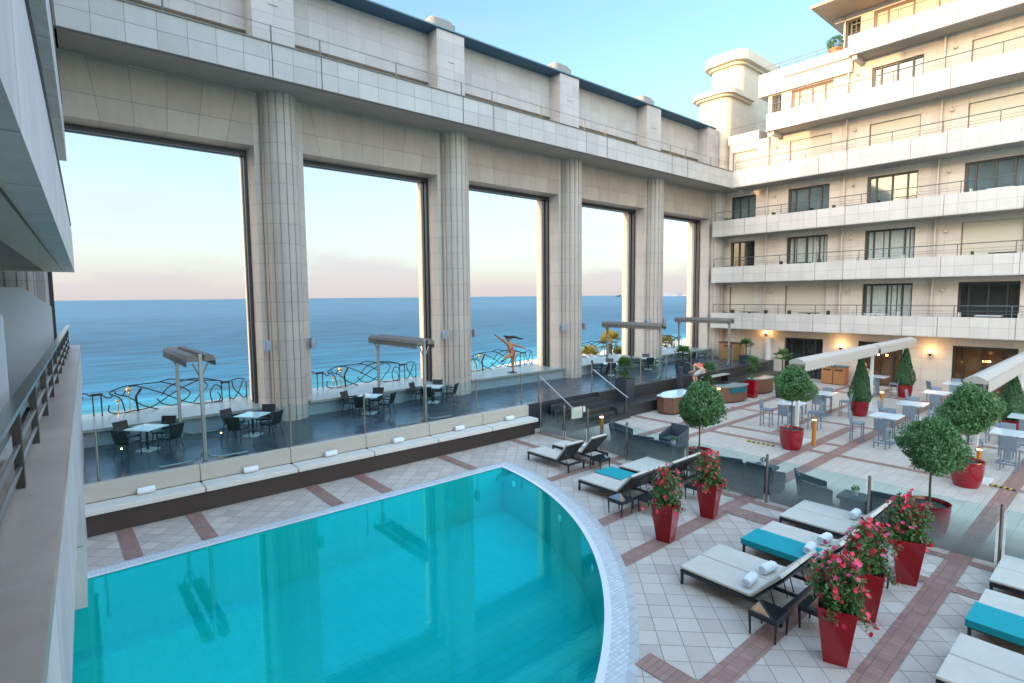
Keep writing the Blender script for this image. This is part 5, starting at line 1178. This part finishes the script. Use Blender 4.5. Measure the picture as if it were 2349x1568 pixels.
# balcony furniture on the right wing
def bchair(label, loc, rz, mat, g):
    t = thing('balcony_chair', label, 'chair', loc, rz, g); b = B(); b.box(-.25, .25, -.25, .25, .40, .45); b.build('seat', mat, t)
    b = B(); b.box(-.25, .25, -.30, -.25, .45, 1.08); b.build('backrest', mat, t)
    for sx_ in (-.22, .22):
        for sy_ in (-.22, .22): b = B(); b.box(sx_-.02, sx_+.02, sy_-.02, sy_+.02, 0, .40); b.build('leg', mat, t)
        b = B(); b.box(sx_-.02, sx_+.02, -.25, .2, .64, .67); b.build('armrest', mat, t)
    return t
bd = bw = None
def bal_chair(x, y, z, rz, dark, lab):
    global bd, bw
    g = 'dark balcony chairs' if dark else 'white balcony chairs'
    if dark:
        if bd is None: bd = bchair(lab, (x, y, z), rz, m_wicker_d, g); return
        dup(bd, (x, y, z), rz, lab, g)
    else:
        if bw is None: bw = bchair(lab, (x, y, z), rz, m_white, g); return
        dup(bw, (x, y, z), rz, lab, g)
def bal_table(x, y, z, dark, lab):
    t = thing('balcony_table', lab, 'table', (x, y, z), 0, 'balcony tables'); b = B(); b.box(-.35, .35, -.55, .55, .90, .94); b.build('tabletop', m_wicker_d if dark else m_white, t); b = B(); b.box(-.05, .05, -.05, .05, 0, .90); b.build('pedestal', m_black, t)
fl_ = ['first', 'second', 'third', 'fourth', 'fifth']
groups = [(0, 14.95, True), (1, 15.6, True), (0, 11.1, False), (0, 5.8, False), (1, 11.0, False), (2, 16.2, True), (2, 5.6, False), (2, 12.4, True), (1, 5.4, True), (0, 19.0, True)]
for lv_, y, dk in groups:
    z = LV[lv_]+.285; cn = 'dark' if dk else 'white'; where = '%s floor balcony' % fl_[lv_]
    pos = '%s' % {14.95: 'nearest the colonnade', 15.6: 'nearest the colonnade', 11.1: 'in the middle', 5.8: 'at right', 11.0: 'in the middle', 16.2: 'nearest the colonnade', 5.6: 'at right', 12.4: 'in the middle', 5.4: 'at right', 19.0: 'in the corner'}[y]
    bal_table(38.75, y, z, dk, '%s table on the %s %s' % (cn, where, pos))
    bal_chair(38.65, y+.95, z, PI, dk, '%s chair left of the table on the %s, %s' % (cn, where, pos))
    bal_chair(38.65, y-.95, z, 0, dk, '%s chair right of the table on the %s, %s' % (cn, where, pos))
# ================================================================== FIGURES
def skin(name, joints, edges, mat, parent, sub=2, root=0):
    me = bpy.data.meshes.new(name); me.from_pydata([j[:3] for j in joints], edges, []); me.update()
    o = bpy.data.objects.new(name, me); COL.objects.link(o); o.parent = parent; me.materials.append(mat)
    md = o.modifiers.new('skin', 'SKIN'); md.use_smooth_shade = True
    for i, j in enumerate(joints):
        v = me.skin_vertices[0].data[i]; v.radius = (j[3], j[4] if len(j) > 4 else j[3]); v.use_root = (i == root)
    s_ = o.modifiers.new('sub', 'SUBSURF'); s_.levels = sub; s_.render_levels = sub; return o
def hand(joints, edges, wrist_i, d, side, s=1.0):
    """palm and five bent fingers grown from the wrist joint"""
    w0 = Vector(joints[wrist_i][:3]); d = Vector(d).normalized(); side = Vector(side); side = (side-d*side.dot(d)).normalized()
    joints.append((*(w0+d*.05*s), .030*s, .016*s)); edges.append((wrist_i, len(joints)-1)); pm = len(joints)-1
    for k, (off, L_) in enumerate(((-.027, .065), (-.009, .078), (.009, .074), (.027, .058))):
        a = w0+d*.085*s+side*off*s; joints.append((*a, .010*s)); edges.append((pm, len(joints)-1))
        m = a+d*L_*.5*s+side*off*.2; joints.append((*m, .0085*s)); edges.append((len(joints)-2, len(joints)-1))
        joints.append((*(m+d*L_*.45*s+Vector((0, 0, -.012))*s), .007*s)); edges.append((len(joints)-2, len(joints)-1))
    a = w0+d*.04*s-side*.045*s; joints.append((*a, .011*s)); edges.append((pm, len(joints)-1)); joints.append((*(a+d*.035*s-side*.02*s), .009*s)); edges.append((len(joints)-2, len(joints)-1))
# dancing statue on the ledge (x relative 19.0, y 22.3, z from ledge 1.75)
ds = thing('dancer_statue', 'painted statue of a dancing girl with flying black hair on the sea ledge', 'statue', (19.0, 22.3, 1.75))
J = [(.02, 0, 1.00, .15, .12), (-.08, 0, 1.24, .115, .10), (-.14, 0, 1.46, .14, .10), (-.18, 0, 1.60, .05, .05), (-.22, 0, 1.72, .06, .06),
     (-.30, 0, 1.55, .055), (-.72, 0, 1.84, .048), (-1.08, 0, 2.05, .038), (.02, 0, 1.54, .055), (.46, 0, 1.40, .045), (.86, 0, 1.27, .035),
     (-.10, -.09, .95, .10), (-.42, -.10, .92, .085), (-.66, -.08, .74, .055), (.12, .06, .92, .12), (.07, .04, .50, .075), (.10, .02, .10, .045), (.10, .02, .05, .05)]
E_ = [(0, 1), (1, 2), (2, 3), (3, 4), (2, 5), (5, 6), (6, 7), (2, 8), (8, 9), (9, 10), (0, 11), (11, 12), (12, 13), (0, 14), (14, 15), (15, 16), (16, 17)]
J = [(*j[:3], *[q*1.22 for q in j[3:]]) for j in J]
hand(J, E_, 7, (-.8, 0, .55), (0, 1, 0), 1.3); hand(J, E_, 10, (.95, 0, -.3), (0, 1, 0), 1.3)
skin('body', J, E_, m_gold, ds)
b = B(); b.ball((-.23, 0, 1.82), .105, .10, .13, 10); b.ball((-.24, -.10, 1.81), .02, .02, .02, 6); b.ball((-.27, -.09, 1.85), .012, .01, .01, 5); b.ball((-.20, -.095, 1.85), .012, .01, .01, 5); b.ball((-.24, -.09, 1.77), .025, .012, .01, 5)
b.build('head', m_gold, ds, smooth=True)
J = [(-.22, .02, 1.86, .12, .12), (-.42, 0, 1.98, .08, .06), (-.58, 0, 2.02, .03, .03), (.08, .02, 1.94, .09, .07), (.34, .0, 1.88, .09, .06), (.60, 0, 1.80, .06, .045), (.86, 0, 1.78, .025, .02)]
skin('hair', J, [(0, 1), (1, 2), (0, 3), (3, 4), (4, 5), (5, 6)], m_hair, ds)
skin('swimsuit', [(.06, 0, .92, .215, .175), (.02, 0, 1.02, .205, .165), (-.08, 0, 1.24, .158, .14), (-.13, 0, 1.42, .182, .14)], [(0, 1), (1, 2), (2, 3)], m_pink, ds)
skin('shoe', [(-.64, -.08, .72, .06), (-.86, -.08, .68, .05)], [(0, 1)], m_hair, ds); skin('shoe', [(.12, .02, .05, .06, .05), (-.08, .02, .04, .05, .035)], [(0, 1)], m_hair, ds)
b = B(); b.lathe([(.26, 0), (.26, .03)], 24); b.build('base', m_bronze, ds)
# crouching person in coral top
pe = thing('person', 'person crouching forward in coral top and white shorts beside the dark post', 'person', (26.5, 15.7, .91))
# y axis: +y is towards the post (left in the picture)
J = [(0, -.28, .98, .13, .15), (0, -.12, 1.12, .13, .14), (0, .12, 1.20, .13, .17), (0, .25, 1.20, .05, .05), (0, .31, 1.20, .055, .055),
     (-.15, .18, 1.16, .055), (-.18, .12, .86, .042), (-.16, .38, .78, .032), (.15, .18, 1.16, .055), (.18, .14, .86, .042), (.16, .40, .80, .032),
     (-.09, -.25, .92, .105), (-.11, .22, .60, .07), (-.11, .12, .10, .045), (.09, -.25, .92, .105), (.11, .22, .60, .07), (.11, .12, .10, .045)]
E_ = [(0, 1), (1, 2), (2, 3), (3, 4), (2, 5), (5, 6), (6, 7), (2, 8), (8, 9), (9, 10), (0, 11), (11, 12), (12, 13), (0, 14), (14, 15), (15, 16)]
J += [(-.11, .18, .03, .04, .03), (-.11, .28, .025, .03, .02), (.11, .18, .03, .04, .03), (.11, .28, .025, .03, .02)]; E_ += [(13, 17), (17, 18), (16, 19), (19, 20)]
hand(J, E_, 7, (0, .95, -.2), (0, 0, 1)); hand(J, E_, 10, (0, .95, -.2), (0, 0, 1))
skin('body', J, E_, m_skin, pe)
b = B(); b.ball((0, .40, 1.20), .078, .085, .10, 10); b.ball((0, .47, 1.16), .016, .02, .016, 5); b.ball((-.03, .465, 1.20), .01, .01, .01, 5); b.ball((.03, .465, 1.20), .01, .01, .01, 5); b.ball((-.08, .39, 1.19), .012, .02, .025, 5); b.ball((.08, .39, 1.19), .012, .02, .025, 5); b.build('head', m_skin, pe, smooth=True)
b = B(); b.ball((0, .375, 1.235), .088, .085, .095, 10); b.build('hair', m_hair, pe, smooth=True)
skin('coral_top', [(0, -.22, 1.04, .145, .165), (0, -.08, 1.14, .145, .16), (0, .14, 1.21, .145, .185)], [(0, 1), (1, 2)], m_coral, pe)
skin('white_shorts', [(0, -.29, .97, .145, .165), (-.09, -.22, .90, .118), (-.11, .18, .63, .085), (.09, -.22, .90, .118), (.11, .18, .63, .085)], [(0, 1), (1, 2), (0, 3), (3, 4)], m_wcloth, pe)
pb = B(); pb.prism(rrect(26.15, 26.9, 15.35, 16.1, .05), 0, .91); o = pb.build('plinth', m_cushb); tag(o, 'low pale plinth under the crouching figure', 'plinth')
# person near the entrance
pe = thing('person', 'person with brown hair in a white blouse standing by the restaurant entrance', 'person', (36.7, 10.9, 0), R(90))
J = [(0, 0, .92, .13, .10), (0, 0, 1.12, .12, .09), (0, 0, 1.34, .16, .10), (0, 0, 1.46, .05), (0, 0, 1.52, .05), (-.19, 0, 1.36, .05), (-.23, .05, 1.08, .04), (-.20, .22, .98, .03), (.19, 0, 1.36, .05), (.23, .05, 1.08, .04), (.20, .22, .98, .03), (-.09, 0, .85, .09), (-.09, .02, .48, .06), (-.09, 0, .08, .04), (-.09, .14, .04, .035), (.09, 0, .85, .09), (.09, .02, .48, .06), (.09, 0, .08, .04), (.09, .14, .04, .035)]
E_ = [(0, 1), (1, 2), (2, 3), (3, 4), (2, 5), (5, 6), (6, 7), (2, 8), (8, 9), (9, 10), (0, 11), (11, 12), (12, 13), (13, 14), (0, 15), (15, 16), (16, 17), (17, 18)]
hand(J, E_, 7, (0, .9, -.3), (1, 0, 0)); hand(J, E_, 10, (0, .9, -.3), (-1, 0, 0)); skin('body', J, E_, m_skin, pe)
b = B(); b.ball((0, .01, 1.63), .078, .09, .115, 10); b.ball((0, .10, 1.62), .014, .02, .018, 5); b.ball((-.03, .09, 1.65), .01, .008, .008, 5); b.ball((.03, .09, 1.65), .01, .008, .008, 5); b.build('head', m_skin, pe, smooth=True)
b = B(); b.ball((0, -.025, 1.66), .093, .09, .115, 10); b.ball((0, -.06, 1.52), .08, .05, .12, 8); b.build('hair', m_brownhair, pe, smooth=True)
skin('blouse', [(0, 0, .95, .14, .115), (0, 0, 1.12, .135, .105), (0, 0, 1.34, .175, .118)], [(0, 1), (1, 2)], m_wcloth, pe); skin('trousers', [(0, 0, .93, .14, .115), (-.09, 0, .82, .10), (-.09, .02, .48, .075), (-.09, 0, .14, .06), (.09, 0, .82, .10), (.09, .02, .48, .075), (.09, 0, .14, .06)], [(0, 1), (1, 2), (2, 3), (0, 4), (4, 5), (5, 6)], m_black, pe)
